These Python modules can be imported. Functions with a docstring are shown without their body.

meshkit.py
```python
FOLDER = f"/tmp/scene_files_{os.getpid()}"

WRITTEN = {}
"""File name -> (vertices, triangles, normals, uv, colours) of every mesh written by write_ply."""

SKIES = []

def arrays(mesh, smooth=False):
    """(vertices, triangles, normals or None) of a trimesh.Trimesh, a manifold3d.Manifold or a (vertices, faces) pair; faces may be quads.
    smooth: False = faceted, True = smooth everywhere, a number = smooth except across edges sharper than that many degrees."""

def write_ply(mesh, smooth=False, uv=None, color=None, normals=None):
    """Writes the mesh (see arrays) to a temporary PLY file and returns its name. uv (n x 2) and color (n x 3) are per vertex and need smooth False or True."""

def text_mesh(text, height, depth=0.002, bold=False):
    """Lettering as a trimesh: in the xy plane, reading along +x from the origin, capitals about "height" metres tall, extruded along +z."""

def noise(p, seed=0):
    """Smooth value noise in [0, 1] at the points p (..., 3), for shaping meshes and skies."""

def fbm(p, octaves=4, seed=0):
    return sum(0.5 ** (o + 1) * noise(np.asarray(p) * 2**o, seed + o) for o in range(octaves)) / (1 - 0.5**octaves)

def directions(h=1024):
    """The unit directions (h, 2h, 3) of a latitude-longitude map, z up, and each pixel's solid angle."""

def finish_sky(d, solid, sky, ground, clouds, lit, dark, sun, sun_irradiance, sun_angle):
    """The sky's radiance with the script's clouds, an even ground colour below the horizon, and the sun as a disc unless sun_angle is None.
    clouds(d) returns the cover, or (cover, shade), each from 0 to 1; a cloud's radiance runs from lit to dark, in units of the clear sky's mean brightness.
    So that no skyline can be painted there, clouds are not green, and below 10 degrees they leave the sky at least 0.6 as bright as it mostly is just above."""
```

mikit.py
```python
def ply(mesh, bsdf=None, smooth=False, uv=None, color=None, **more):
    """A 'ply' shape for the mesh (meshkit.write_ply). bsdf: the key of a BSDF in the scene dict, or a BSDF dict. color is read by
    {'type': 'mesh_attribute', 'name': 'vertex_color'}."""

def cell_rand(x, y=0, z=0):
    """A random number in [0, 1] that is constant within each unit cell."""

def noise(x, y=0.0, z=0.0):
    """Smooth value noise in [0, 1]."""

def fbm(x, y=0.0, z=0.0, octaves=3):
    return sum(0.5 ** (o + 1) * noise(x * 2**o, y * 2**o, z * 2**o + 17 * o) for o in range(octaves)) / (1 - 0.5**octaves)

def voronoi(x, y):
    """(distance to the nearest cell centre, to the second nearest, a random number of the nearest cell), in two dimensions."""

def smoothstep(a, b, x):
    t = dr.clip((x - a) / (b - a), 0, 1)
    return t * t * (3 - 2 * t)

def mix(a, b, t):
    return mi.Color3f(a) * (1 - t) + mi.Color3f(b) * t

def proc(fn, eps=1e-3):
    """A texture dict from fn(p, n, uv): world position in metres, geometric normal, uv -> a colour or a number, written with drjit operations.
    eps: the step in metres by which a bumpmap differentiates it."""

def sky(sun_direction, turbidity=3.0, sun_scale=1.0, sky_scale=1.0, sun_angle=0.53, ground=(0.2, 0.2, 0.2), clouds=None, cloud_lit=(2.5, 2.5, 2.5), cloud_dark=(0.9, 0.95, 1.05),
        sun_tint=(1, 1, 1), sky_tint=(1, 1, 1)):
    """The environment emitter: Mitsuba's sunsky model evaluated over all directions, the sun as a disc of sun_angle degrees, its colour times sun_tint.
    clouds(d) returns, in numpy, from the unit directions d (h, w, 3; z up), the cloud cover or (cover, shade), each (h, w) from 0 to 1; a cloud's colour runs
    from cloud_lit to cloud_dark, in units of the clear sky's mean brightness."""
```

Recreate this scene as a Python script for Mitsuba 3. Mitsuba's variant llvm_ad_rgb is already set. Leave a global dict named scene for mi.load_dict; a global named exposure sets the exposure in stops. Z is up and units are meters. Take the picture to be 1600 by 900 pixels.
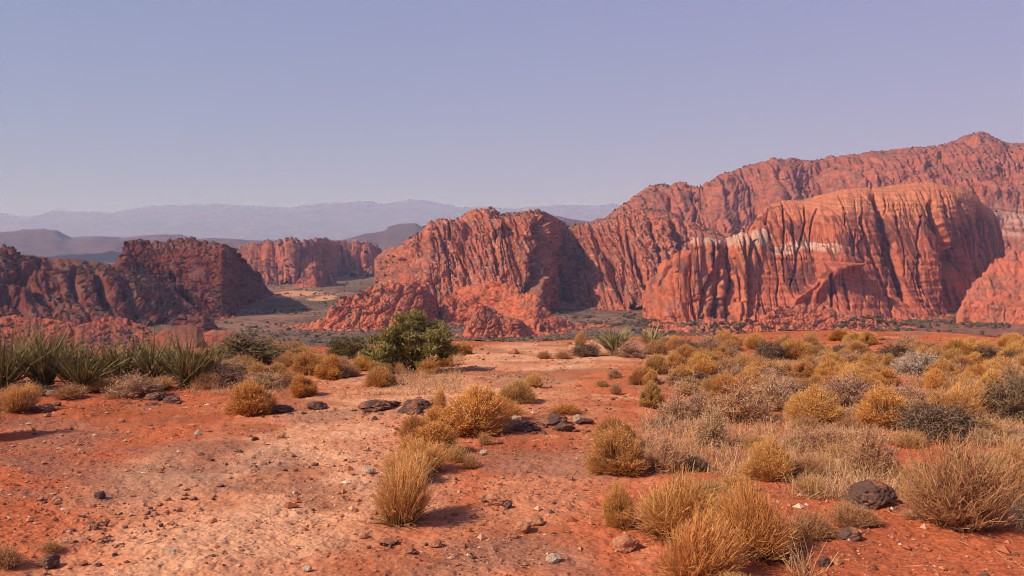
import math, random
import numpy as np, trimesh
import drjit as dr
import mitsuba as mi
import mikit, meshkit
from scipy.spatial import cKDTree
from scipy.ndimage import gaussian_filter
from mikit import noise, fbm, smoothstep, mix, proc

T = mi.ScalarTransform4f
random.seed(7)
scene, labels = {}, {}

# ------------------------------------------------------------------ camera, sky, exposure
W0, F0, HORIZON = 1600.0, 1385.6, 372.0          # photograph width, focal length and eye level in photograph pixels
PITCH = math.atan((450 - HORIZON) / F0)
CP, SP = math.cos(PITCH), math.sin(PITCH)
scene['camera'] = {'type': 'perspective', 'fov': 60.0, 'fov_axis': 'x', 'near_clip': 0.1, 'far_clip': 60000.0,
                   'medium': {'type': 'ref', 'id': 'haze_medium'},
                   'to_world': T().look_at(origin=[0, 0, 0], target=[0, CP, -SP], up=[0, 0, 1])}
SUN = (-0.90, -0.46, 0.84)


def smoky(d):
    """Thin smoke over the whole sky: a smooth veil, thicker towards the horizon, a little warmer to the right (east)."""
    el = np.clip(d[..., 2], 0, 1)
    cover = 0.42 + 0.36 * np.exp(-el / 0.22)
    shade = np.clip(0.5 - 0.5 * d[..., 0], 0, 1)
    return cover, shade


scene['sky'] = mikit.sky(SUN, turbidity=4.0, sun_scale=1.0, sky_scale=0.74, ground=(0.26, 0.17, 0.13), clouds=smoky,
                         cloud_lit=(1.04, 0.73, 1.36), cloud_dark=(0.50, 0.73, 1.10), sky_tint=(0.98, 0.97, 1.28), sun_tint=(1.02, 0.95, 0.93))
exposure = 2.12


# ------------------------------------------------------------------ helpers
def ray(px, py):
    """Direction through a pixel of the photograph (tracing outlines)."""
    a, b = (np.asarray(px, float) - 800) / F0, -(np.asarray(py, float) - 450) / F0
    return np.stack(np.broadcast_arrays(a, CP + b * SP, -SP + b * CP), -1)


def at_depth(px, py, d):
    r = ray(px, py)
    return r * (np.asarray(d, float) / r[..., 1])[..., None]


def sstep(a, b, x):
    t = np.clip((x - a) / (b - a), 0, 1)
    return t * t * (3 - 2 * t)


def n2(x, y, seed=0, z=0.0):
    x, y, z = np.broadcast_arrays(x, y, z)
    return meshkit.noise(np.stack([x, y, z], -1), seed)


def f3(p, scale, oct=4, seed=0):
    return meshkit.fbm(p / np.asarray(scale, float), oct, seed)


def hash1(i, seed):
    h = (np.asarray(i, np.int64) * 374761393 + seed * 668265263) & 0xFFFFFFFF
    h = ((h ^ (h >> 13)) * 1274126177) & 0xFFFFFFFF
    return ((h ^ (h >> 16)) & 0xFFFFFF) / 16777215.0


def numbered(name):
    if name not in scene and name not in placed:
        placed.add(name)
        return name
    k = counters.get(name, 0)
    while True:
        k += 1
        key = f'{name}_{k:03d}'
        if key not in scene and key not in placed:
            counters[name] = k
            placed.add(key)
            return key


placed, counters = set(), {}


def tag(key, label, cat=None, group=None, kind=None):
    d = {'label': label}
    if cat: d['category'] = cat
    if group: d['group'] = group
    if kind: d['kind'] = kind
    labels[key] = d


# ------------------------------------------------------------------ the lie of the land
def edge(x, y):
    az = np.arctan2(x, np.maximum(y, 0.1))
    return 25.5 + 1.6 * n2(az * 9 + 3, 0 * az, 5) + 3.0 * sstep(0.05, 0.25, az) - 1.5 * sstep(-0.1, -0.3, az)


def ground(x, y):
    """Height of the land: the sandy rise in front, its drop, the valley floor and the low plain far off."""
    x, y = np.asarray(x, float), np.asarray(y, float)
    r = np.hypot(x, y)
    z = -2.0 - 0.04 * np.clip(y, -20, 34)
    near = 1 - sstep(34, 60, r)
    z = z + near * (0.10 * (n2(x * .35, y * .35, 1) - .5) + 0.05 * (n2(x * 1.3, y * 1.3, 2) - .5))
    z = z + 0.26 * np.exp(-((x - 10.5) / 4.5) ** 2 - ((y - 26.5) / 2.6) ** 2) + 0.16 * np.exp(-((x - 17.5) / 4.0) ** 2 - ((y - 26.5) / 2.5) ** 2)
    e = edge(x, y)
    fwd = sstep(-40, 10, y)
    u = np.maximum(r - e, 0) * fwd
    z = z - 56.6 * (1 - np.exp(-u / 105.0)) + sstep(120, 350, r) * fwd * (1.6 * (n2(x / 55, y / 55, 3) - .5) + 0.7 * (n2(x / 17, y / 17, 4) - .5))
    return z - 150 * sstep(1900, 7500, r) * fwd


def drop(px, py):
    """The point of the near ground seen at a pixel of the photograph."""
    r = ray(px, py)
    t = 2.0 / max(1e-3, -r[2] - 0.04 * r[1])
    for _ in range(12):
        p = r * t
        t += (p[2] - float(ground(p[0], p[1]))) / -(r[2] + 0.04 * r[1])
        t = min(max(t, 2), 33)
    p = r * t
    return np.array([p[0], p[1], float(ground(p[0], p[1]))])
# ------------------------------------------------------------------ materials
TRAIL = [drop(px, py)[:2] for px, py in ((300, 960), (420, 830), (470, 740), (555, 672), (650, 618), (760, 575), (850, 552))]
TRAIL3 = [drop(px, py)[:2] for px, py in ((640, 640), (700, 606), (770, 576), (860, 553), (930, 545))]
TRAIL2 = [drop(px, py)[:2] for px, py in ((690, 905), (850, 760), (1000, 690))]


def seg_dist(p, pts):
    d = mi.Float(1e6)
    for (ax, ay), (bx, by) in zip(pts[:-1], pts[1:]):
        dx, dy = float(bx - ax), float(by - ay)
        t = dr.clip(((p.x - float(ax)) * dx + (p.y - float(ay)) * dy) / (dx * dx + dy * dy), 0, 1)
        d = dr.minimum(d, dr.sqrt(dr.square(p.x - float(ax) - t * dx) + dr.square(p.y - float(ay) - t * dy)))
    return d


SAND = [(at_depth(px, py, 60 * F0 / (py - HORIZON))[:2], rx, ry) for px, py, rx, ry in ((460, 459, 30, 60), (505, 465, 14, 40))]


def soil(p, n, uv):
    r = dr.sqrt(p.x * p.x + p.y * p.y)
    big = fbm(p.x * .33 + 5, p.y * .33, 0, octaves=3)
    mid = fbm(p.x * 2.1, p.y * 2.1, 3, octaves=3)
    fine = noise(p.x * 31, p.y * 31, 1)
    speck = noise(p.x * 70, p.y * 70, 5)
    pale = smoothstep(1.9, .55, seg_dist(p, TRAIL) + (big - .5) * 2.4 + (mid - .5) * .9) * .9
    pale = dr.maximum(pale, .85 * smoothstep(3.4, 1.6, seg_dist(p, TRAIL3) + (big - .5) * 2.6 + (mid - .5) * 1.6))
    pale = pale * (.62 + .38 * smoothstep(.36, .56, fbm(p.x * 1.5 + 4, p.y * 1.5, 11, octaves=4)))
    pale = dr.maximum(pale, .35 * smoothstep(.9, .2, seg_dist(p, TRAIL2) + (mid - .5) * 1.2))
    pale = dr.maximum(pale, .55 * smoothstep(.60, .74, mid) * smoothstep(.35, .6, big))
    c = mix((.375, .103, .050), (.465, .150, .072), big)
    c = mix(c, (.610, .345, .215), pale)
    c = mix(c, (.255, .078, .040), smoothstep(.52, .72, fbm(p.x * .9 + 9, p.y * .9, 7, octaves=3)) * .55)
    c = mix(c, (.235, .135, .105), smoothstep(.56, .72, fbm(p.x * .75 + 31, p.y * 1.1, 13, octaves=4)) * .55)
    c = c * (.80 + .28 * fine + .12 * mid)
    c = mix(c, (.52, .34, .23), smoothstep(.83, .93, speck) * .55)
    c = mix(c, (.15, .075, .055), smoothstep(.82, .92, noise(p.x * 43 + 8, p.y * 43, 9)) * .5)
    # valley floor: grey green scrub flats with bare pinkish soil
    a = fbm(p.x / 60, p.y / 60, 2, octaves=4)
    b = noise(p.x / 4.5, p.y / 4.5, 4)
    v = mix((.150, .100, .078), (.250, .145, .108), smoothstep(.38, .62, a))
    v = mix(v, (.085, .072, .050), smoothstep(.45, .66, .6 * b + .4 * fbm(p.x / 25, p.y / 25, 6, octaves=3)) * .8)
    v = mix(v, (.105, .092, .060), smoothstep(.50, .62, fbm(p.x / 130, p.y / 110, 8, octaves=3)) * .65)
    v = mix(v, mix((.300, .120, .078), (.160, .075, .055), b), smoothstep(60., 240., p.x + (a - .5) * 160) * .75)
    for (sx, sy), rx, ry in SAND:
        e = dr.sqrt(dr.square((p.x - float(sx)) / rx) + dr.square((p.y - float(sy)) / ry)) + (noise(p.x / 14, p.y / 14, 3) - .5) * .7
        v = mix(v, (.50, .27, .15), smoothstep(1.1, .8, e))
    return mix(c, v, smoothstep(38., 70., r))


def soil_relief(p, n, uv):
    r = dr.sqrt(p.x * p.x + p.y * p.y)
    k = smoothstep(36., 20., r)
    return k * (.014 * noise(p.x * 22, p.y * 22, 1) + .010 * noise(p.x * 48, p.y * 48, 2) + .020 * noise(p.x * 9, p.y * 9, 4))


def diffuse(fn):
    return {'type': 'diffuse', 'reflectance': proc(fn) if callable(fn) else {'type': 'rgb', 'value': list(fn)}}


scene['soil_material'] = {'type': 'bumpmap', 'arbitrary': {**proc(soil_relief, eps=6e-3)}, 'scale': 1.0, 'bsdf': diffuse(soil)}


def rock_fn(light, dark, stain, fine_scale, streak=1.0, scrub=0.0, pale=0.0):
    def fn(p, n, uv):
        a = fbm(p.x / 38, p.y / 38, p.z / 30, octaves=3)
        b = fbm(p.x / fine_scale, p.y / fine_scale, p.z / fine_scale, octaves=3)
        g = noise(p.x / 1.7, p.y / 1.7, p.z / 2.6)
        c = mix(dark, light, dr.clip(.05 + .5 * a + .9 * (b - .35) + .45 * (g - .35), 0, 1))
        s = noise(p.x / 2.2 + 3 + .1 * p.z, p.y / 8, p.z / 40) * noise(p.x / 8 + .04 * p.z, p.y / 14 + 5, p.z / 26)
        c = mix(c, stain, streak * smoothstep(.30, .48, s))
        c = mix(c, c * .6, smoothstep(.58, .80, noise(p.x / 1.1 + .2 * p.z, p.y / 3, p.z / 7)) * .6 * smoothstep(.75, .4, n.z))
        c = mix(c, (.215, .125, .100), .45 * smoothstep(.50, .66, fbm(p.x / 9 + 11, p.y / 9, p.z / 7, octaves=3)))
        if pale:
            c = mix(c, (.52, .33, .25), pale * smoothstep(.66, .82, noise(p.x / 2.6, p.y / 2.6, p.z / 1.8)))
        if scrub:
            k = smoothstep(.25, .65, n.z) * smoothstep(.42, .60, .5 * noise(p.x / 5, p.y / 5, p.z / 5) + .5 * fbm(p.x / 30, p.y / 30, p.z / 30, octaves=2))
            c = mix(c, (.100, .066, .050), scrub * k)
        return c
    return fn


def butte_fn(p, n, uv):
    a = fbm(p.x / 30, p.y / 30, p.z / 22, octaves=3)
    b = fbm(p.x / 4, p.y / 4, p.z / 2.2, octaves=3)
    c = mix((.330, .090, .055), (.510, .165, .095), dr.clip(.1 + .6 * a + .9 * (b - .35), 0, 1))
    zz = p.z + (fbm(p.x / 45, p.y / 45, 1, octaves=3) - .5) * 14 + (p.x - 180) * .02
    c = mix(c, mix((.420, .150, .080), (.580, .250, .140), b), smoothstep(6., 34., zz) * .8)
    beds = noise(p.x / 160, p.y / 160, zz / 1.5)
    c = mix(c, c * .70, smoothstep(.55, .75, beds) * .6)
    rag = fbm(p.x / 5 + 2, p.y / 8, p.z / 3, octaves=3)
    zb = zz + (rag - .5) * 5 + .02 * (p.x - 210)
    band = smoothstep(-12., -10.5, zb) * smoothstep(-3.5, -5., zb) * smoothstep(275., 235., p.x) * smoothstep(.30, .42, rag)
    c = mix(c, (.66, .50, .40), band * .62)
    thin = smoothstep(.80, .86, noise(p.x / 90, p.y / 90, zz / 1.1 + 40)) * smoothstep(-10., 5., zz) * smoothstep(.4, .6, rag)
    c = mix(c, (.58, .40, .30), thin * .5)
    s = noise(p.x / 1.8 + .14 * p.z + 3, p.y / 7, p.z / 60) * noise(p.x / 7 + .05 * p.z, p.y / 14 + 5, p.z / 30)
    c = mix(c, (.120, .046, .042), smoothstep(.27, .42, s + .10 * smoothstep(285., 330., p.x)) * .85 * smoothstep(38., 16., zz))  # varnish streaks; the added darkening towards the right end is painted-in shade
    return mix(c, c * .62, smoothstep(.60, .80, noise(p.x / .9 + .2 * p.z, p.y / 3, p.z / 9)) * .6)


def ridge_fn(p, n, uv):
    c = rock_fn((0.459, 0.148, 0.095), (0.263, 0.081, 0.056), (0.151, 0.067, 0.058), 6, .6, .55)(p, n, uv)
    zz = p.z + (fbm(p.x / 50, p.y / 50, 1, octaves=3) - .5) * 16
    k = smoothstep(2., 10., zz) * smoothstep(50., 34., zz) * smoothstep(540., 575., p.x) * smoothstep(.30, .5, noise(p.x / 60, p.y / 60, zz / 3.0))
    return mix(c, (.50, .34, .28), k * .45)


def pillar_fn(p, n, uv):
    c = rock_fn((0.546, 0.176, 0.098), (0.325, 0.094, 0.058), (0.156, 0.062, 0.055), 4, .9)(p, n, uv)
    k = smoothstep(-7., -3.5, p.z + (noise(p.x / 4, p.y / 4, 2) - .5) * 5)
    return mix(c, (.50, .35, .27), k * .7)


scene['dark_rock_material'] = diffuse(rock_fn((.205, .054, .037), (.095, .031, .026), (.062, .032, .028), 5, .5, .5))
scene['ledge_material'] = diffuse(rock_fn((.440, .125, .070), (.260, .072, .045), (.150, .055, .042), 3, .5, .75))
scene['mesa_material'] = diffuse(rock_fn((0.500, 0.150, 0.090), (0.300, 0.088, 0.060), (0.150, 0.062, 0.053), 5, .8, .75))
scene['mountain_material'] = diffuse(rock_fn((0.475, 0.147, 0.088), (0.275, 0.088, 0.060), (0.150, 0.069, 0.060), 4, .5, .6, .55))
scene['knob_material'] = diffuse(rock_fn((0.587, 0.188, 0.100), (0.362, 0.103, 0.060), (0.213, 0.075, 0.056), 3, .35, .35))
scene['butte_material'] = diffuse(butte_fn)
scene['ridge_material'] = diffuse(ridge_fn)
scene['pillar_material'] = diffuse(pillar_fn)
scene['dome_material'] = diffuse(rock_fn((0.575, 0.175, 0.100), (0.425, 0.122, 0.073), (0.300, 0.094, 0.062), 5, .3, .25))
scene['far_material'] = diffuse(lambda p, n, uv: mix((0.085, 0.055, 0.058), (0.125, 0.085, 0.075), fbm(p.x / 300, p.y / 300, p.z / 60, octaves=3)))
VC = {'type': 'mesh_attribute', 'name': 'vertex_color'}
scene['plant_material'] = {'type': 'twosided', 'bsdf': {'type': 'diffuse', 'reflectance': VC}}
scene['blade_material'] = {'type': 'principledthin', 'base_color': VC, 'roughness': 0.6, 'diff_trans': 0.55, 'spec_trans': 0.0, 'eta': 1.3}
scene['leaf_material'] = {'type': 'principledthin', 'base_color': VC, 'roughness': 0.45, 'diff_trans': 0.35, 'spec_trans': 0.0, 'eta': 1.4}
scene['stone_material'] = diffuse(lambda p, n, uv: mix((.30, .125, .075), (.46, .24, .15), noise(p.x * 9, p.y * 9, p.z * 30)) * (.8 + .4 * noise(p.x * 90, p.y * 90, p.z * 90)))
scene['pale_stone_material'] = diffuse(lambda p, n, uv: mix((.34, .26, .21), (.50, .42, .35), noise(p.x * 30, p.y * 30, p.z * 30)) * (.85 + .2 * noise(p.x * 150, p.y * 150, p.z * 150)))
scene['lava_material'] = {'type': 'bumpmap', 'arbitrary': proc(lambda p, n, uv: .012 * noise(p.x * 50, p.y * 50, p.z * 50) + .02 * noise(p.x * 24, p.y * 24, p.z * 24), eps=4e-3), 'scale': 1.0,
                          'bsdf': diffuse(lambda p, n, uv: mix(mix((.066, .045, .042), (.165, .102, .088), fbm(p.x * 12, p.y * 12, p.z * 12, octaves=3)), (.36, .15, .085), .75 * smoothstep(.35, .95, n.z) * smoothstep(.44, .62, fbm(p.x * 9 + 3, p.y * 9, 2, octaves=3))))}
scene['pebble_material'] = diffuse((0, 0, 0)) | {'reflectance': VC}
scene['asphalt_material'] = diffuse(lambda p, n, uv: mix((.075, .070, .070), (.10, .093, .09), noise(p.x * 2, p.y * 2, 1)))
# ------------------------------------------------------------------ ground sheet
def grid_faces(nu, nv, wrap=False):
    i, j = np.meshgrid(np.arange(nu if wrap else nu - 1), np.arange(nv - 1), indexing='ij')
    a, b = i * nv + j, ((i + 1) % nu) * nv + j
    return np.concatenate([np.stack([a, b, b + 1], -1).reshape(-1, 3), np.stack([a, b + 1, a + 1], -1).reshape(-1, 3)])


def clods(x, y, amp=1.0):
    m = n2(x * .8, y * .8, 31)
    r1 = n2(x * 7, y * 7, 21) - .5
    r2 = n2(x * 16, y * 16, 22) - .5
    r3 = n2(x * 2.6, y * 2.6, 23) - .5
    lump = np.maximum(n2(x * 11, y * 11, 24) - .62, 0) * sstep(.35, .7, m)
    return amp * (.016 * r1 + .016 * r2 + .030 * r3 + .06 * lump)


az = np.concatenate([np.linspace(-.62, .62, 470), np.linspace(.62, 2 * math.pi - .62, 72)[1:-1]])
inv = np.concatenate([np.linspace(1 / 4.2, 1 / 36, 310)])
rad = np.concatenate([[.3, 1, 2, 2.8, 3.4, 3.8], 1 / inv, np.geomspace(36.5, 440, 46), np.linspace(450, 1500, 130), np.geomspace(1530, 24000, 44)])
A, R = np.meshgrid(az, rad, indexing='ij')
X, Y = R * np.sin(A), R * np.cos(A)
Z = ground(X, Y) + clods(X, Y, np.clip(1 - (R - 26) / 8, 0, 1) * np.clip(R / 4, 0, 1))
gv = np.stack([X, Y, Z], -1).reshape(-1, 3)
gf = grid_faces(len(az), len(rad), wrap=True)
scene['ground'] = mikit.ply((gv, gf), 'soil_material', smooth=True)
tag('ground', 'red sandy soil sloping down to the wide scrubby valley floor', kind='structure')


# ------------------------------------------------------------------ cliffs, buttes and ridges
def cracks(s, z, spacing, seed, warp=.5, zlen=60.):
    """Distance to the nearest of a family of upright cracks along s, that crack's strength, and the number of the pillar."""
    sp = s / spacing + warp * (n2(s / spacing * .5, z / zlen, seed) - .5) * 2 + .25 * (n2(s / spacing * 1.6, z / (zlen * .25), seed + 1) - .5)
    best, strg, cell = np.full(s.shape, 9.), np.zeros(s.shape), np.floor(sp)
    for k in (-1, 0, 1):
        i = np.floor(sp) + k
        d = np.abs(sp - (i + .2 + .6 * hash1(i, seed)))
        st = hash1(i, seed + 7) ** 1.3 * sstep(.30, .55, n2(i * 7.7, z / zlen, seed + 3))
        take = d < best
        best, strg = np.where(take, d, best), np.where(take, st, strg)
    return best * spacing, strg


def worley(p, seed, density_cells):
    """F1, F2 and a cell number in jittered cells of unit size."""
    lo, hi = np.floor(p.min(0)) - 1, np.ceil(p.max(0)) + 2
    c = np.unique(np.floor(p).astype(np.int64), axis=0)
    off = np.array([[a, b, d] for a in (-1, 0, 1) for b in (-1, 0, 1) for d in (-1, 0, 1)])
    c = np.unique((c[:, None] + off).reshape(-1, 3), axis=0)
    key = c[:, 0] * 73856093 + c[:, 1] * 19349663 + c[:, 2] * 83492791
    pts = c + np.stack([hash1(key, seed + k) for k in range(3)], -1)
    d, i = cKDTree(pts).query(p, k=2, workers=-1)
    return d[:, 0], d[:, 1], hash1(key[i[:, 0]], seed + 9)


def project(P):
    """Photograph pixel of world points, for laying traced cracks onto the surface."""
    f, u = P[..., 1] * CP - P[..., 2] * SP, P[..., 1] * SP + P[..., 2] * CP
    return 800 + F0 * P[..., 0] / f, 450 - F0 * u / f


def poly_dist(px, py, line):
    d, tt = np.full(px.shape, 1e9), np.zeros(px.shape)
    n = len(line) - 1
    for k, ((ax, ay), (bx, by)) in enumerate(zip(line[:-1], line[1:])):
        dx, dy = bx - ax, by - ay
        t = np.clip(((px - ax) * dx + (py - ay) * dy) / (dx * dx + dy * dy), 0, 1)
        e = np.hypot(px - ax - t * dx, py - ay - t * dy)
        tt, d = np.where(e < d, (k + t) / n, tt), np.minimum(e, d)
    return d, tt


def bricks(s, z, w, h, seed, lean, warp=.35):
    """Joint-bounded blocks: a step of its own for each, and the distance to the nearest joint."""
    zz = z / h + .5 * (n2(s / (3 * w), z / (4 * h), seed) - .5) + .25 * hash1(np.floor(s / (2.2 * w)), seed + 4)
    li = np.floor(zz)
    ss = (s + lean * z) / w + warp * 2 * (n2(s / (2.4 * w), z / (1.5 * h), seed + 1) - .5) + .3 * hash1(li, seed + 2)
    i = np.floor(ss)
    lo, hi = i + .55 * (hash1(i, seed + 3) - .5), i + 1 + .55 * (hash1(i + 1, seed + 3) - .5)
    i = np.where(ss < lo, i - 1, np.where(ss > hi, i + 1, i))
    near = np.minimum(np.abs(ss - lo), np.abs(ss - hi)) * w
    top = np.minimum(zz - li, li + 1 - zz) * h
    return hash1(i * 131 + li * 7919, seed + 5) - .5, near, top, ss - i - .5


SURF = {}


def formation(key, material, ctrl, profile, nu, nv, label, flutes=(), blocks=(), joints=(), folds=(), beds=(), carve=(), back=120, jag=0., soften=2., seed=1, dist=None, fade_top=.0):
    """A rock mass: its outline (px, y of crest, y of foot, metres from foot to crest, metres set back) gives crest and foot lines in the world; the faces between
    are shaped by the profile (share of depth, share of height) and broken up by cracks, blocks, folds and beds; a slope closes it behind."""
    c = np.array(ctrl, float)
    w = np.concatenate([[0], np.cumsum(np.hypot(np.diff(c[:, 0]), .6 * np.diff(c[:, 1])))])
    q = np.linspace(0, w[-1], nu)
    px, ytop, ybase, extra, off = (np.interp(q, w, c[:, k]) for k in range(5))
    if jag:
        ytop = ytop - jag * (1.5 * n2(px / 9, 0 * px, seed + 50) + n2(px / 3.7, 0 * px, seed + 51) - 1.2)
    off, extra = gaussian_filter(off, soften), gaussian_filter(extra, soften)
    d0 = (60 * F0 / (ybase - HORIZON) if dist is None else dist + 0 * px) + off
    B = at_depth(px, ybase, d0)
    B[:, 2] = np.minimum(ground(B[:, 0], B[:, 1]), 1e9) - 4
    C = at_depth(px, ytop, d0 + extra)
    C[:, 2] = np.maximum(C[:, 2], B[:, 2] + 1)
    prof = np.array(profile, float)
    pw = np.concatenate([[0], np.cumsum(np.hypot(np.diff(prof[:, 0]), np.diff(prof[:, 1])))])
    v = np.linspace(0, pw[-1], nv)
    pd, ph = gaussian_filter(np.interp(v, pw, prof[:, 0]), nv / 40, mode='nearest'), gaussian_filter(np.interp(v, pw, prof[:, 1]), nv / 40, mode='nearest')
    pd, ph = (pd - pd[0]) / (pd[-1] - pd[0]), (ph - ph[0]) / (ph[-1] - ph[0])
    P = np.empty((nu, nv, 3))
    P[..., :2] = B[:, None, :2] + (C - B)[:, None, :2] * pd[None, :, None]
    P[..., 2] = B[:, None, 2] + (C - B)[:, None, 2] * ph[None]
    H = C[:, 2] - B[:, 2]
    du, dv = np.gradient(P, axis=0), np.gradient(P, axis=1)
    N = np.cross(du, dv)
    N /= np.linalg.norm(N, axis=-1, keepdims=True) + 1e-9
    N = np.where((N[..., 1:2] - N[..., 2:3]) > 0, -N, N)
    N = np.stack([gaussian_filter(N[..., k], 4) for k in range(3)], -1)
    N /= np.linalg.norm(N, axis=-1, keepdims=True) + 1e-9
    ds = np.concatenate([[0], np.cumsum(np.linalg.norm(np.diff(.5 * (B + C), axis=0)[:, :2], axis=1))])
    s = np.broadcast_to(ds[:, None], (nu, nv))
    z = P[..., 2]
    D = np.zeros((nu, nv))
    flat = P.reshape(-1, 3)
    for scale, zs, amp, ridged in folds:
        f = f3(flat, (scale, scale, zs), 4, seed + int(scale)).reshape(nu, nv) - .5
        D += amp * ((.25 - np.abs(f)) * 2 if ridged else 2 * f)
    for k, (spacing, depth, width, lean, bulge) in enumerate(flutes):
        d, st = cracks(s + lean * z, z, spacing, seed * 13 + k * 5)
        D += bulge * np.sqrt(np.clip(d / spacing * 2, 0, 1)) - depth * st * np.exp(-(d / width) ** 1.5)
    for k, (sx, sz, amp, crack) in enumerate(blocks):
        wob = f3(flat, (sx * 2.2, sx * 2.2, sz * 2.2), 2, seed + 77 + k) - .5
        q3 = flat / np.array([sx, sx, sz]) + 1.1 * wob[:, None]
        f1, f2, cell = worley(q3, seed + k * 11, 1)
        D += (amp * 1.5 * (cell - .5) + amp * .5 * (.6 - f1) - crack * np.exp(-((f2 - f1) / .07) ** 2)).reshape(nu, nv)
    patch = .25 + 1.5 * sstep(.30, .70, f3(flat, (48, 48, 36), 3, seed + 401)).reshape(nu, nv)
    sway = 26 * (n2(s / 90, z / 70, seed + 77) - .5) * (z - z.mean()) / 60
    for k, (w_, h_, amp, joint, lean) in enumerate(joints):
        off_, near, top, x_ = bricks(s + sway, z + .15 * P[..., 1], w_, h_, seed * 7 + 31 * k, lean)
        amp, joint = amp * patch, joint * patch
        D += amp * off_ + .25 * amp * x_ - joint * np.exp(-(near / (.05 * w_ + .25)) ** 2) - .45 * joint * np.exp(-(top / (.03 * h_ + .2)) ** 2)
    for thick, amp, tilt in beds:
        zz = (z + tilt * s + 3 * (n2(s / 40, z / 20, seed + 5) - .5)) / thick
        D += amp * (n2(zz, 0 * zz, seed + 91) - .5) * 2
    PX, PY = project(P)
    for line, width, depth in carve:
        wob = 5 * width / 5 * (n2(PY / 22, PX / 60, seed + len(line)) - .5) + 2.0 * (n2(PY / 6, PX / 40, seed + 3) - .5)
        d, t = poly_dist(PX + wob, PY, line)
        wd = .72 * width * (.45 + .55 * np.sin(np.pi * np.clip(t * .86 + .1, 0, 1)) ** .6)
        D -= depth * np.exp(-(d / wd) ** (2 if depth < 0 else 2.6))
    ends = np.clip(np.minimum(np.arange(nu), np.arange(nu)[::-1]) / 12., 0, 1)[:, None]
    D *= ends * np.clip(H / 25, .1, 1)[:, None]
    if fade_top: D *= (1 - fade_top * sstep(.8, 1, ph))[None]
    P = P + N * D[..., None]
    # the side away from the viewer
    nb = 10
    bt = np.linspace(0, 1, nb + 1)[1:]
    back_xy = C[:, None, :2] + bt[None, :, None] * back * (C[:, None, :2] / np.linalg.norm(C[:, None, :2], axis=-1, keepdims=True))
    last = P[:, -1]
    Q = np.empty((nu, nb, 3))
    Q[..., :2] = back_xy + (last - C)[:, None, :2] * (1 - bt)[None, :, None]
    gz = ground(back_xy[..., 0], back_xy[..., 1]) - 5
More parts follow.
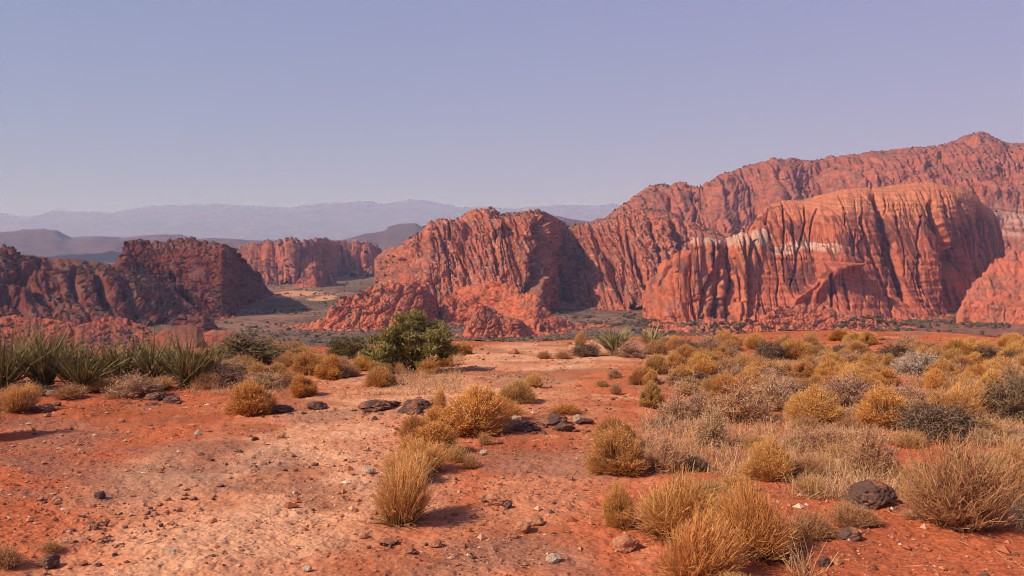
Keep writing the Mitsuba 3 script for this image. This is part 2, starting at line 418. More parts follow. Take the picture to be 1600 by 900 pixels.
    Q[..., 2] = last[:, None, 2] * (1 - bt ** 1.5)[None] + gz * (bt ** 1.5)[None]
    V = np.concatenate([P, Q], 1)
    F = grid_faces(nu, nv + nb)
    v0 = V.reshape(-1, 3)
    scene[key] = mikit.ply((v0, F), material, smooth=True)
    tag(key, label, kind='structure')
    SURF[key] = P
    return P


PROF_CLIFF = [(0, 0), (.22, .10), (.38, .42), (.50, .74), (.68, .90), (1, 1)]
PROF_SLOPE = [(0, 0), (.16, .10), (.34, .34), (.52, .55), (.72, .80), (.9, .95), (1, 1)]
PROF_WALL = [(0, 0), (.45, .12), (.62, .30), (.74, .72), (.86, .93), (1, 1)]
PROF_HILL = [(0, 0), (.2, .25), (.45, .52), (.7, .78), (1, 1)]

# -- far ranges, veiled by the haze
FAR = [(-700, 330, 380), (-300, 322, 380), (-60, 327, 380), (0, 330, 380), (50, 336, 380), (120, 331, 380), (180, 328, 380), (240, 322, 380), (300, 319, 380), (345, 316, 380), (400, 317, 380), (450, 319, 380), (510, 319, 380), (545, 316, 380),
       (575, 315, 380), (600, 317, 380), (640, 310.5, 380), (665, 313, 380), (690, 319, 380), (720, 324, 380), (780, 321, 380), (830, 321.5, 380), (880, 323, 380), (920, 322, 380), (945, 321, 380), (957, 317.5, 380), (968, 321, 380), (1020, 326, 380), (1200, 330, 380), (1800, 326, 380), (2300, 330, 380)]
formation('far_mountain_range', 'far_material', [(a, b + 5, c, 3500, 0) for a, b, c in FAR], PROF_HILL, 1000, 44, 'palest blue mountain range along the skyline', folds=((2200, 1300, 300, True), (700, 420, 100, True), (240, 160, 26, True)), back=3000, dist=13000, seed=3, fade_top=1.)
MID = [(-300, 372, 400), (-100, 368, 400), (0, 370, 400), (30, 368, 400), (60, 366, 400), (80, 364.5, 400), (86, 365, 400), (97, 372, 400), (110, 377, 400), (135, 374, 400), (160, 371, 400), (185, 373, 400), (225, 371, 400), (255, 367.5, 400), (283, 366, 400), (292, 370, 400), (305, 375, 400), (340, 378, 400), (420, 381, 400), (500, 381, 400)]
formation('mesa_hills', 'far_material', [(a, b, c, 1200, 0) for a, b, c in MID], PROF_HILL, 380, 50, 'purple mesa-topped hills on the left below the pale range', folds=((450, 220, 80, True), (140, 90, 26, True)), back=1200, dist=3300, seed=5, fade_top=.95)
MES = [(440, 386, 410), (500, 382, 410), (525, 378, 410), (545, 373, 410), (570, 366, 410), (588, 364, 410), (602, 361, 410), (606, 355, 410), (624, 350.5, 410), (650, 349.5, 410), (655, 353, 410), (664, 358, 410), (690, 366, 410), (780, 366, 410), (840, 344, 410), (857, 338, 410), (872, 338.5, 410), (890, 343, 410), (920, 347, 410), (980, 356, 410), (1100, 365, 410)]
formation('flat_topped_mesa', 'far_material', [(a, b, c, 800, 0) for a, b, c in MES], PROF_WALL, 300, 50, 'purple flat-topped mesa behind the central mountain', folds=((300, 190, 45, True), (110, 70, 11, True)), back=900, dist=3000, seed=6, fade_top=.9)

# -- high ridge behind on the right
RIDGE = [(880, 380, 455, 200), (905, 360, 455, 250), (920, 351, 455, 260), (940, 345, 455, 280), (960, 333, 455, 300), (980, 319, 455, 330), (1000, 303, 455, 350), (1015, 293, 455, 370), (1025, 290, 455, 380), (1045, 291.5, 455, 400), (1065, 287.5, 455, 400), (1080, 292, 455, 400), (1095, 297, 455, 400), (1106, 288, 455, 400), (1120, 276, 455, 420), (1150, 268, 455, 430),
         (1180, 259, 455, 440), (1205, 250, 455, 440), (1212, 246, 455, 440), (1225, 251, 455, 440), (1240, 248, 455, 440), (1262, 253, 455, 440), (1300, 248, 455, 440), (1350, 240, 455, 440), (1400, 236.5, 455, 440), (1440, 232, 455, 450), (1480, 227, 455, 470), (1500, 219, 455, 480), (1515, 213, 455, 480), (1529, 209, 455, 480), (1545, 214, 455, 480), (1562, 223, 455, 470), (1578, 226, 455, 460),
         (1600, 224, 455, 460), (1680, 226, 455, 460), (1800, 240, 455, 460), (2000, 260, 455, 460)]
rid = [(a, b, c, d, 60 + 110 * (1240 < a < 1290) + (70 if 1150 < a < 1200 else 0)) for a, b, c, d in RIDGE]
formation('red_ridge', 'ridge_material', rid, [(0, 0), (.12, .10), (.26, .36), (.42, .58), (.60, .76), (.80, .90), (1, 1)], 580, 230, 'long red ridge rising to a peak on the right skyline',
          folds=((150, 150, 26, True), (50, 60, 5, True)), flutes=((46, 18, 2.0, .30, 2), (17, 6, 1.0, .24, .6)), joints=((26, 60, 8, 3, .3), (11, 26, 4.5, 2, .3), (5, 9, 2.2, 1.0, .25), (2.6, 4, 1.1, .5, .2)), blocks=((6, 9, 1.2, .4),), beds=((5, .8, .04),), jag=1.2, fade_top=.75, back=500, seed=11, soften=10)

# -- central mountain
CEN = [(585, 405, 470, 20, 60), (595, 396, 474, 40, 50), (604, 391, 476, 60, 40), (612, 388, 480, 70, 30), (622, 389, 484, 80, 20), (632, 381, 488, 90, 10), (648, 371, 492, 110, 0), (662, 360, 494, 130, 0), (675, 349, 496, 140, 0), (690, 346, 496, 150, 0), (702, 348, 496, 150, 0), (712, 343, 496, 150, 0), (725, 336, 497, 160, 0), (742, 330, 498, 160, 0), (756, 329, 498, 160, 0), (768, 332, 498, 150, 0), (782, 340, 498, 150, 0),
       (800, 336, 497, 140, 0), (820, 333, 496, 130, -10), (835, 330, 494, 120, -5), (846, 331, 492, 110, 10), (856, 336, 490, 100, 60), (868, 342, 488, 90, 120), (880, 348, 487, 90, 130), (888, 355, 487, 100, 110), (900, 350, 488, 130, 90), (912, 352, 490, 150, 70), (925, 352, 491, 160, 60), (945, 347, 492, 170, 55), (965, 338, 493, 180, 50), (985, 330, 494, 190, 50), (1010, 326, 494, 190, 50), (1040, 330, 494, 190, 55), (1070, 345, 492, 180, 60), (1110, 360, 490, 150, 70), (1160, 385, 488, 100, 90), (1190, 420, 486, 60, 100)]
CEN_CARVE = [([(832, 355), (836, 385), (826, 430), (824, 470)], 8, 22), ([(862, 350), (868, 385), (868, 410)], 6, 22), ([(895, 362), (908, 390), (900, 415), (893, 425)], 5, 20), ([(868, 428), (875, 455)], 5, 14), ([(1048, 358), (1055, 380), (1058, 405)], 8, 26),
             ([(952, 405), (960, 440), (975, 470)], 5, 16), ([(992, 412), (1003, 445), (1008, 465)], 6, 18), ([(700, 348), (706, 380)], 4, 8), ([(732, 362), (728, 378), (722, 400)], 5, -9), ([(980, 372), (990, 430)], 3, 9), ([(930, 370), (945, 420)], 3, 9), ([(1016, 352), (1026, 395), (1030, 430)], 3.5, 10)]
formation('central_mountain', 'mountain_material', CEN, PROF_SLOPE, 640, 250, 'broken brownish red mountain in the centre, its right face in shade',
          folds=((85, 90, 11, True), (28, 34, 3, True)), flutes=((30, 11, 1.3, .25, 1.2), (11, 3.5, .7, .22, .4)), joints=((20, 40, 5, 2.2, .3), (8, 14, 3.4, 1.5, .3), (3.6, 5, 1.8, .8, .25), (1.8, 2.4, .9, .4, .2)), blocks=((4, 5, 1.1, .4),), carve=CEN_CARVE, jag=1.6, fade_top=.65, back=300, seed=21, soften=5)

# -- fluted pillars left of the butte
PIL = [(1005, 480, 498, 12, 25), (1015, 455, 500, 18, 15), (1030, 430, 502, 24, 5), (1040, 412, 503, 28, 0), (1052, 402, 504, 30, -3), (1066, 398, 505, 32, 0), (1075, 390, 506, 34, 0), (1084, 380, 506, 36, -2), (1093, 375, 506, 38, -4), (1103, 374, 506, 38, 2), (1108, 384, 506, 36, 22), (1112, 378, 506, 36, 14), (1122, 376, 506, 38, 4), (1132, 382, 506, 38, 30), (1138, 376, 506, 38, 22), (1148, 374, 506, 40, 8), (1160, 373, 506, 40, 10), (1172, 368, 506, 42, 12), (1190, 366, 505, 46, 14), (1215, 372, 504, 40, 20), (1240, 385, 503, 30, 30)]
PIL_CARVE = [([(1080, 392), (1077, 440), (1082, 485), (1088, 500)], 2.2, 11), ([(1107, 384), (1104, 420), (1098, 450), (1093, 500)], 2.6, 14), ([(1133, 380), (1136, 440), (1131, 500)], 6, 28), ([(1124, 385), (1119, 440), (1117, 495)], 2, 8), ([(1160, 378), (1163, 430), (1166, 500)], 2.2, 10), ([(1050, 405), (1044, 430), (1036, 450)], 2, 8), ([(1174, 380), (1184, 430), (1186, 480)], 2.6, 12)]
formation('fluted_cliff', 'pillar_material', PIL, [(0, 0), (.3, .08), (.5, .40), (.68, .78), (.82, .95), (1, 1)], 340, 200, 'row of rounded rock pillars with pale caps left of the great butte',
          folds=((30, 60, 5, True),), flutes=((11, 8, 1.0, .06, 3.0), (5, 1.8, .4, .05, .5)), joints=((7, 60, 3.5, 1.6, .08), (3, 18, 1.2, .7, .08), (1.7, 4, .5, .3, .05)), blocks=((2.4, 4, .35, .15),), beds=((2.6, .3, 0),), carve=PIL_CARVE, jag=1.6, back=120, seed=31, soften=2)

# -- the great butte
BUT = [(1150, 470, 506, 20, 40), (1158, 420, 506, 30, 30), (1165, 375, 506, 45, 22), (1171, 358, 506, 60, 16), (1178, 344, 506, 75, 10), (1190, 330, 506, 90, 6), (1202, 321, 506, 105, 2), (1220, 315, 506, 120, 0), (1240, 313, 506, 125, 0), (1256, 312, 506, 130, 0), (1275, 307, 506, 135, 0), (1300, 300, 506, 140, -4), (1322, 295, 506, 145, -4), (1345, 292.5, 505, 150, 0),
       (1368, 292.5, 504, 150, 6), (1390, 290, 503, 150, 10), (1410, 287.5, 502, 150, 10), (1430, 284.5, 501, 150, 8), (1450, 285, 500, 150, 8), (1470, 288, 499, 145, 12), (1490, 292, 498, 140, 26), (1503, 294, 497, 130, 44), (1516, 299, 496, 120, 68), (1526, 305, 495, 110, 90), (1534, 318, 494, 95, 112), (1540, 320, 493, 85, 130), (1550, 329, 492, 75, 155), (1557, 342, 491, 60, 175), (1562, 362, 490, 45, 190), (1564, 400, 488, 30, 200), (1566, 460, 486, 15, 210)]
BUT_CARVE = [([(1366, 310), (1383, 350), (1388, 395), (1398, 430), (1410, 468)], 8, 55), ([(1345, 340), (1360, 400), (1376, 440), (1392, 482)], 3.6, 22), ([(1452, 318), (1460, 352), (1476, 385), (1482, 440), (1490, 492)], 8, 50), ([(1492, 395), (1489, 440), (1493, 495)], 14, 45), ([(1498, 318), (1503, 350), (1506, 400), (1510, 440)], 5, 30), ([(1528, 330), (1535, 380), (1532, 430)], 6, 14),
             ([(1222, 318), (1226, 352), (1222, 395), (1226, 440)], 2, 9), ([(1256, 322), (1258, 345), (1250, 378), (1242, 420), (1234, 450)], 1.7, 9), ([(1276, 325), (1268, 345), (1265, 370), (1266, 400)], 1.2, 7), ([(1310, 306), (1322, 330), (1320, 352)], 1.6, 6), ([(1352, 365), (1338, 385), (1350, 410)], 2.2, 8), ([(1335, 360), (1332, 400)], 1.6, 5), ([(1438, 340), (1432, 380), (1436, 430), (1448, 480)], 2.2, 8),
             ([(1400, 330), (1404, 370)], 1.8, 6), ([(1440, 300), (1455, 318)], 2.5, 7), ([(1172, 378), (1178, 420), (1182, 470)], 2.4, 10), ([(1296, 440), (1300, 480)], 3, 9), ([(1318, 445), (1328, 485)], 3, 9), ([(1346, 430), (1350, 470)], 2.5, 8), ([(1415, 400), (1440, 470), (1465, 490)], 1.6, 6), ([(1470, 300), (1480, 340)], 2.2, 8), ([(1340, 300), (1360, 320)], 2, 6), ([(1200, 325), (1195, 350)], 1.8, 6), ([(1272, 470), (1300, 430), (1330, 420)], 12, -10), ([(1240, 478), (1268, 450)], 10, -8)]
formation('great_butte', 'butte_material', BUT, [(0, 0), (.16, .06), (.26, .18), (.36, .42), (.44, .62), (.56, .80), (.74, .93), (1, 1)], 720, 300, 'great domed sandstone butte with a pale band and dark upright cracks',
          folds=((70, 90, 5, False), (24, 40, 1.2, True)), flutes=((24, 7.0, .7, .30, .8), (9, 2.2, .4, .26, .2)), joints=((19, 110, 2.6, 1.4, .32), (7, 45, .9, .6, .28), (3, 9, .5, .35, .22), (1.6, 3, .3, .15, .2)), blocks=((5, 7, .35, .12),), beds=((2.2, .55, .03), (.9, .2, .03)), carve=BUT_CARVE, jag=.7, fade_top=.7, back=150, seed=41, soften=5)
RDOME = [(1494, 490, 499, 8, -40), (1504, 474, 499, 20, -42), (1514, 456, 498, 34, -45), (1530, 437, 498, 48, -45), (1548, 416, 498, 60, -45), (1562, 405, 498, 70, -45), (1580, 398, 498, 78, -45), (1600, 394, 498, 82, -45), (1640, 388, 498, 86, -45), (1700, 380, 498, 90, -45), (1800, 376, 498, 90, -45)]
formation('slickrock_slope', 'dome_material', RDOME, [(0, 0), (.1, .16), (.25, .45), (.45, .72), (.7, .92), (1, 1)], 220, 130, 'red slickrock slope at the foot of the butte, cut by the right edge', folds=((40, 40, 3, True), (14, 14, 1.4, True)), joints=((9, 6, 1.4, .6, .5), (3.5, 2.2, .7, .3, .4)), blocks=((5, 3, .5, .3),), beds=((1.6, .4, .05),), jag=1.6, back=90, seed=43)

# -- rounded knobs in front of the central mountain
KN1 = [(440, 516, 520, 3, 30), (462, 510, 519, 8, 10), (490, 505, 518, 14, 0), (512, 496, 518, 20, 0), (522, 484, 518, 26, 0), (540, 470, 518, 34, 0), (556, 462, 518, 38, 0), (575, 455, 518, 42, 0), (592, 450, 518, 44, 0), (612, 447, 518, 46, 0), (632, 447, 517, 46, 0), (652, 447, 516, 44, 6), (664, 450, 515, 40, 14), (672, 458, 514, 34, 24), (678, 470, 513, 26, 36), (690, 488, 512, 18, 44), (720, 500, 510, 8, 50)]
formation('jumbled_outcrop', 'knob_material', KN1, PROF_HILL, 360, 170, 'jumbled red rock outcrop behind the green bush', folds=((26, 20, 4.5, True),), flutes=((14, 3, 1.0, -.5, 1.6),), joints=((12, 6, 3.2, 1.4, -.6), (4.5, 2.6, 1.5, .6, -.5)), blocks=((7, 4.5, 1.0, .7), (2.2, 1.6, .6, .3)), beds=((2.4, .5, .1),), jag=2.2, back=70, seed=51)
KN2 = [(690, 480, 512, 14, 35), (700, 462, 512, 24, 30), (715, 452, 512, 32, 30), (735, 447, 514, 36, 25), (755, 444, 516, 38, 20), (775, 443, 518, 40, 15), (795, 447, 520, 40, 10), (810, 452, 522, 40, 5), (825, 462, 523, 38, 0), (840, 470, 524, 36, 0), (852, 480, 524, 30, 5), (866, 492, 524, 22, 10), (885, 503, 522, 14, 15), (915, 508, 519, 8, 20), (960, 514, 518, 4, 30)]
formation('boulder_outcrop', 'knob_material', KN2, PROF_HILL, 330, 170, 'bouldery orange outcrop beside the road below the central mountain', folds=((20, 16, 4, True),), joints=((9, 6, 2.6, 1.2, -.2), (3.6, 2.6, 1.2, .5, -.2)), blocks=((7.5, 5, 1.4, 1.0), (2.2, 1.8, .5, .3)), beds=((2.0, .4, -.1),), carve=[([(736, 480), (745, 470), (760, 475), (765, 500)], 9, -5)], jag=2.6, back=70, seed=53)
KN3 = [(722, 526, 527, 4, -8), (730, 508, 527, 8, -10), (738, 490, 527, 13, -12), (746, 478, 527, 16, -14), (756, 476, 527, 18, -14), (768, 482, 527, 18, -12), (778, 490, 527, 16, -10), (792, 494, 527, 14, -8), (810, 500, 527, 10, -6), (830, 510, 526, 6, 0), (850, 522, 526, 3, 0)]
formation('rounded_knob', 'knob_material', KN3, PROF_CLIFF, 150, 110, 'pale orange rounded knob just behind the road', folds=((12, 14, 2.2, True),), blocks=((5, 6, 1.8, 1.2), (2, 2, .6, .4)), jag=1.6, back=25, seed=55)
RUB = [(1005, 512, 519, 6, 0), (1030, 502, 519, 10, 0), (1046, 508, 519, 8, 0), (1070, 512, 520, 6, 0), (1092, 498, 521, 10, 0), (1108, 496, 522, 12, 0), (1124, 502, 522, 12, 0), (1140, 508, 522, 10, 0), (1160, 506, 522, 10, 0), (1180, 500, 522, 14, 0), (1200, 492, 522, 18, 0), (1225, 480, 521, 24, 0), (1255, 474, 520, 28, 0), (1285, 476, 519, 28, 0), (1310, 488, 518, 22, 0), (1340, 496, 517, 14, 0), (1370, 498, 516, 12, 0), (1400, 505, 515, 8, 0), (1430, 509, 514, 4, 0)]
formation('rubble_bank', 'knob_material', RUB, PROF_HILL, 420, 110, 'bank of fallen red blocks along the foot of the butte', folds=((16, 12, 3, True),), joints=((7, 5, 2.2, 1.0, .3), (3, 2.4, 1.2, .5, .2)), blocks=((5, 4, 1.8, 1.0), (2.2, 1.8, .7, .4)), jag=3., back=40, seed=57)

# -- middle distance mesa left of centre
MSA = [(340, 400, 440, 40, 30), (360, 396, 440, 60, 10), (375, 392, 441, 70, 0), (386, 385, 442, 80, 0), (400, 381, 443, 85, 0), (412, 379.5, 444, 90, 0), (425, 377, 445, 90, 0), (438, 379, 445, 90, 0), (445, 379, 445, 90, 0), (448, 374.5, 445, 90, 0), (454, 374.5, 445, 90, 0), (457, 379, 445, 90, 0), (470, 379, 444, 85, 0), (482, 378, 442, 75, 10), (500, 374.5, 440, 65, 30), (512, 376, 438, 60, 50), (520, 379, 437, 58, 60), (535, 380, 436, 55, 65), (548, 381, 436, 55, 60), (560, 378.5, 436, 55, 55), (566, 378, 436, 55, 50), (574, 381, 436, 52, 60), (584, 385, 435, 50, 85), (590, 391, 434, 40, 120), (596, 402, 433, 30, 170), (620, 415, 432, 20, 200)]
formation('walled_mesa', 'mesa_material', MSA, [(0, 0), (.4, .12), (.6, .34), (.70, .66), (.80, .90), (1, 1)], 380, 150, 'red mesa with a fluted wall closing the left end of the valley', folds=((50, 40, 8, True),), flutes=((22, 12, 3, .1, 6), (8, 2.5, 1, .1, 1.5)), joints=((14, 40, 4, 2, .1), (5, 14, 1.8, .8, .1)), blocks=((6, 9, .9, .4),), jag=1.4, fade_top=.4, back=120, seed=61,
          carve=[([(498, 395), (500, 412)], 4, 16), ([(488, 386), (487, 396)], 5, 14), ([(530, 392), (531, 418)], 3, 12)])
MSB = [(460, 446, 450, 4, 0), (468, 436, 450, 12, 0), (474, 424, 450, 22, 0), (482, 414, 450, 30, 0), (492, 408, 450, 36, 0), (502, 410, 450, 34, 10), (508, 418, 449, 28, 25), (516, 430, 449, 18, 40), (526, 442, 448, 8, 55), (534, 447, 448, 3, 60)]
formation('small_outcrop', 'mesa_material', MSB, PROF_HILL, 140, 90, 'small dark outcrop standing before the fluted mesa wall', folds=((18, 18, 4, True),), blocks=((6, 6, 2.2, 1.2),), jag=1.5, back=50, seed=63)

# -- dark hill and butte on the left
LFT = [(-420, 392, 532, 150, 0), (-250, 400, 532, 150, 0), (-120, 385, 532, 150, 0), (-40, 380, 532, 150, 0), (0, 385, 532, 150, 0), (18, 389, 531, 150, 0), (25, 396, 530, 150, 0), (30, 401, 530, 150, 0), (60, 403, 529, 150, 0), (95, 406, 528, 150, 0), (130, 409, 526, 145, 0), (165, 413, 524, 140, 0), (190, 418, 521, 130, 5), (215, 426, 517, 115, 10), (240, 435, 513, 100, 15), (265, 447, 509, 80, 20), (290, 462, 506, 55, 25), (310, 480, 504, 30, 30), (328, 496, 502, 10, 35)]
LFT_CARVE = [([(152, 445), (165, 470), (180, 495)], 8, 18), ([(60, 470), (85, 490), (130, 500)], 11, 16), ([(0, 470), (25, 490), (40, 505)], 10, 15), ([(185, 455), (195, 475)], 6, 14), ([(240, 440), (250, 460)], 5, 12), ([(120, 420), (110, 450), (118, 470)], 6, 10), ([(60, 430), (30, 450), (8, 445)], 8, 12), ([(290, 465), (310, 490)], 6, 10)]
formation('dark_hill', 'dark_rock_material', LFT, PROF_SLOPE, 400, 200, 'dark red scrubby hill filling the left edge', folds=((60, 50, 13, True), (22, 20, 4, True)), joints=((14, 16, 4, 1.6, .5), (6, 6, 2.4, 1.0, .4), (2.6, 2.6, 1.1, .5, .3)), blocks=((5, 4, 1.4, .6), (2, 1.6, .6, .3)), flutes=((24, 5, 1.6, .5, 2),), carve=LFT_CARVE, jag=1.2, fade_top=.7, back=200, seed=71)
LBT = [(178, 430, 500, 20, 20), (184, 415, 500, 30, 10), (190, 402, 500, 40, 4), (196, 388, 500, 48, 0), (204, 380, 500, 52, 0), (218, 377, 500, 56, 0), (235, 379, 500, 58, 0), (255, 379, 500, 58, 0), (268, 381, 500, 58, 0), (276, 378, 500, 58, 0), (300, 378, 500, 58, 0), (318, 380, 500, 56, 0), (335, 381, 500, 54, 0), (346, 383, 500, 50, 0), (354, 386, 499, 46, 2), (362, 392, 498, 42, 12), (368, 397, 497, 38, 40), (376, 402, 496, 34, 70), (384, 407, 495, 32, 95), (392, 420, 494, 28, 115), (400, 425, 492, 26, 135), (406, 432, 490, 24, 150), (414, 448, 488, 20, 165), (426, 460, 486, 14, 185), (438, 472, 484, 8, 205), (446, 480, 483, 4, 220)]
formation('dark_butte', 'dark_rock_material', LBT, [(0, 0), (.2, .1), (.42, .46), (.62, .80), (.8, .94), (1, 1)], 360, 190, 'dark red butte with a black shaded right side on the left', folds=((34, 28, 5, True),), joints=((14, 9, 3.4, 1.4, .2), (6, 3.4, 1.8, .9, .2), (2.6, 1.6, .9, .4, .1)), blocks=((5, 3, 1.0, .4), (2, 1.4, .5, .2)), beds=((3.2, .8, .05),), carve=[([(280, 455), (300, 470), (318, 488)], 8, 14), ([(268, 428), (272, 440)], 6, 10)], jag=1.8, back=160, seed=73, soften=3)
LED = [(-150, 500, 546, 30, 0), (-60, 496, 546, 34, 0), (0, 497, 546, 36, 0), (25, 495, 546, 36, 0), (45, 498, 546, 34, 0), (70, 500, 545, 32, 0), (90, 503, 544, 28, 0), (110, 506, 543, 24, 0), (128, 509, 543, 24, 0), (150, 500, 543, 30, 0), (165, 497, 543, 34, 0), (185, 496, 543, 34, 0), (200, 500, 543, 32, 0), (215, 506, 543, 28, 0), (230, 514, 543, 20, 0), (250, 526, 543, 10, 0), (265, 536, 543, 4, 0)]
formation('red_ledge', 'ledge_material', LED, PROF_HILL, 330, 130, 'bright red slickrock ledges below the dark hill at the left', folds=((18, 10, 3.2, True),), blocks=((6, 2.2, 1.8, 1.1), (2.4, 1.2, .7, .5)), beds=((1.2, .5, .15),), jag=1.8, back=40, seed=75)
DM1 = [(238, 530, 548, 3, 0), (246, 522, 548, 6, 0), (256, 515, 548, 9, 0), (268, 509, 548, 12, 0), (282, 507, 548, 13, 0), (298, 507, 548, 13, 0), (308, 510, 548, 12, 0), (316, 516, 548, 10, 4), (319, 526, 548, 6, 8), (322, 540, 548, 3, 10)]
formation('slickrock_dome', 'ledge_material', DM1, [(0, 0), (.1, .3), (.3, .65), (.6, .9), (1, 1)], 130, 80, 'smooth orange red rock dome above the tallest yucca', folds=((9, 7, 1.0, False),), beds=((.9, .16, .1),), blocks=((4, 2, .35, .3),), jag=.7, back=18, seed=77)
DM2 = [(314, 530, 546, 3, 0), (320, 519, 546, 6, 0), (330, 516, 546, 8, 0), (345, 515, 546, 8, 0), (360, 516, 546, 8, 0), (368, 519, 546, 6, 0), (374, 530, 546, 3, 0)]
formation('low_slickrock', 'ledge_material', DM2, [(0, 0), (.1, .3), (.3, .65), (.6, .9), (1, 1)], 90, 60, 'low flat red rock hump right of the smooth dome', folds=((7, 5, .8, False),), beds=((.9, .2, .1),), blocks=((3, 2, .5, .4),), jag=.8, back=14, seed=79)
OUT = [(268, 500, 522, 4, 0), (280, 492, 522, 8, 0), (296, 489, 522, 10, 0), (305, 493, 522, 10, 0), (318, 492, 522, 10, 0), (330, 497, 522, 8, 6), (338, 508, 521, 5, 10), (344, 518, 521, 3, 14)]
formation('dark_crag', 'dark_rock_material', OUT, PROF_HILL, 110, 80, 'low dark crag behind the smooth dome', folds=((12, 10, 2.5, True),), blocks=((5, 3, 1.8, 1.0),), jag=1.6, back=30, seed=81)

# -- the road in the valley
rp = [(735, 529), (747, 531.5), (756, 535), (763, 539), (768, 543), (772, 547), (775, 552)]
rp = np.array(rp, float)
t_ = np.linspace(0, len(rp) - 1, 60)
rpx, rpy = np.interp(t_, range(len(rp)), rp[:, 0]), np.interp(t_, range(len(rp)), rp[:, 1])
ctr = np.stack([at_depth(a, b, 60 * F0 / (b - HORIZON) * .985)[:2] for a, b in zip(gaussian_filter(rpx, 3, mode='nearest'), gaussian_filter(rpy, 3, mode='nearest'))])
tn = np.gradient(ctr, axis=0)
tn /= np.linalg.norm(tn, axis=1, keepdims=True)
nr = np.stack([-tn[:, 1], tn[:, 0]], -1)
rv = np.stack([ctr + nr * o for o in (-3.4, -3.3, 3.3, 3.4)], 1)
rz = np.stack([ground(rv[..., 0], rv[..., 1]).max(1) + o for o in (-.6, .35, .35, -.6)], 1)
scene['road'] = mikit.ply((np.concatenate([rv, rz[..., None]], -1).reshape(-1, 3), grid_faces(60, 4)), 'asphalt_material')
tag('road', 'short bend of dark asphalt road in the valley', kind='structure')
# ------------------------------------------------------------------ plants: one set of meshes per kind and variant, placed as instances
def unit(v):
    return v / (np.linalg.norm(v, axis=-1, keepdims=True) + 1e-12)


def blades(base, tip, width, rng, bend=.12, droop=.0, taper=.25, seg=2, c0=(.2, .12, .05), c1=(.5, .3, .1), vary=.25, hue=.06):
    """Thin tapering ribbons from base to tip points. Returns (vertices, faces, colours)."""
    n = len(base)
    L = np.linalg.norm(tip - base, axis=1, keepdims=True)
    d = unit(tip - base)
    side = unit(np.cross(d, unit(rng.normal(size=(n, 3)))))
    out = unit(np.cross(d, side))
    t = np.linspace(0, 1, seg + 1)
    bow = rng.normal(size=(n, 1)) * bend * L
    rows = []
    w = np.broadcast_to(np.asarray(width, float), (n,))[:, None]
    for u in t:
        c = base + (tip - base) * u + out * bow * (4 * u * (1 - u)) * .5
        c = c - np.array([0, 0, 1.]) * droop * L * u * u
        ww = w * (1 - (1 - taper) * u)
        rows += [c - side * ww / 2, c + side * ww / 2]
    V = np.stack(rows, 1)
    k = 2 * (seg + 1)
    f = []
    for s in range(seg):
        a = 2 * s
        f += [[a, a + 1, a + 3], [a, a + 3, a + 2]]
    F = (np.arange(n)[:, None, None] * k + np.array(f)[None]).reshape(-1, 3)
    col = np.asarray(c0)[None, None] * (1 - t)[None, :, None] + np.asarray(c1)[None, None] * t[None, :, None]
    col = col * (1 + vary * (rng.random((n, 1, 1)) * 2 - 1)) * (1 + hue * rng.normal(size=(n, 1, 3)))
    col = np.repeat(np.clip(col, .005, .85), 2, axis=1)
    return V.reshape(-1, 3), F, col.reshape(-1, 3)


def join(parts):
    at, V, F, C = 0, [], [], []
    for v, f, c in parts:
        V.append(v); F.append(f + at); C.append(c); at += len(v)
    return np.vstack(V), np.vstack(F), np.vstack(C)


def shape(m, mat):
    return mikit.ply((m[0], m[1]), mat, color=m[2])


def radial(n, rng, lo, hi, power=1.):
    """Directions leaning between lo and hi degrees from upright."""
    a = rng.random(n) * 2 * math.pi
    th = np.radians(lo + (hi - lo) * rng.random(n) ** power)
    return np.stack([np.sin(th) * np.cos(a), np.sin(th) * np.sin(a), np.cos(th)], -1)


def ellipsoid_r(d, wid=.5, hgt=1., low=.0):
    """Distance from the foot to the skin of a dome of half width wid and height hgt in direction d."""
    return 1 / np.sqrt((d[:, 0] / wid) ** 2 + (d[:, 1] / wid) ** 2 + (d[:, 2] / hgt) ** 2 + 1e-9)


def lumps(d, rng, k=7, depth=.22):
    c = unit(radial(k, rng, 0, 80))
    g = (d @ c.T).max(1)
    return 1 - depth * (1 - sstep(.75, .98, g)) * 1.0


# every variant is made at width 1 and height 1
def make_gold_fan(seed):
    """Fine straw gold stems fanning up from one foot, ragged at the top."""
    rng = np.random.default_rng(seed)
    n = 4200
    d = radial(n, rng, 0, 54, .8)
    foot = radial(n, rng, 80, 90) * (rng.random((n, 1)) ** .7) * .15
    foot[:, 2] = -.03
    r = ellipsoid_r(d, .62, 1.) * lumps(d, rng, 7, .38) * (1 + .14 * np.cos(np.arctan2(d[:, 1], d[:, 0]) - rng.random() * 6.28)) * (.45 + .6 * rng.random(n))
    tip = foot + d * r[:, None]
    tip[:, :2] *= (.5 / .62)
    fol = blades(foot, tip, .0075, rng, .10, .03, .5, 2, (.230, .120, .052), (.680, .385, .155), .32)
    k = 2400
    i = rng.integers(0, n, k)
    b = foot[i] + (tip[i] - foot[i]) * (.55 + .4 * rng.random((k, 1)))
    tw = blades(b, b + unit(tip[i] - foot[i] + .55 * rng.normal(size=(k, 3)) * .5) * (.06 + .09 * rng.random((k, 1))), .007, rng, .2, 0, .4, 1, (.56, .32, .125), (.780, .500, .230), .32)
    m = 420
    d2 = radial(m, rng, 10, 85)
    st = blades(radial(m, rng, 80, 90) * .12, d2 * (.25 + .25 * rng.random((m, 1))), .012, rng, .2, .05, .5, 2, (.16, .10, .06), (.30, .18, .08), .3)
    return {'foliage': (join([fol, tw]), 'blade_material'), 'stems': (st, 'plant_material')}


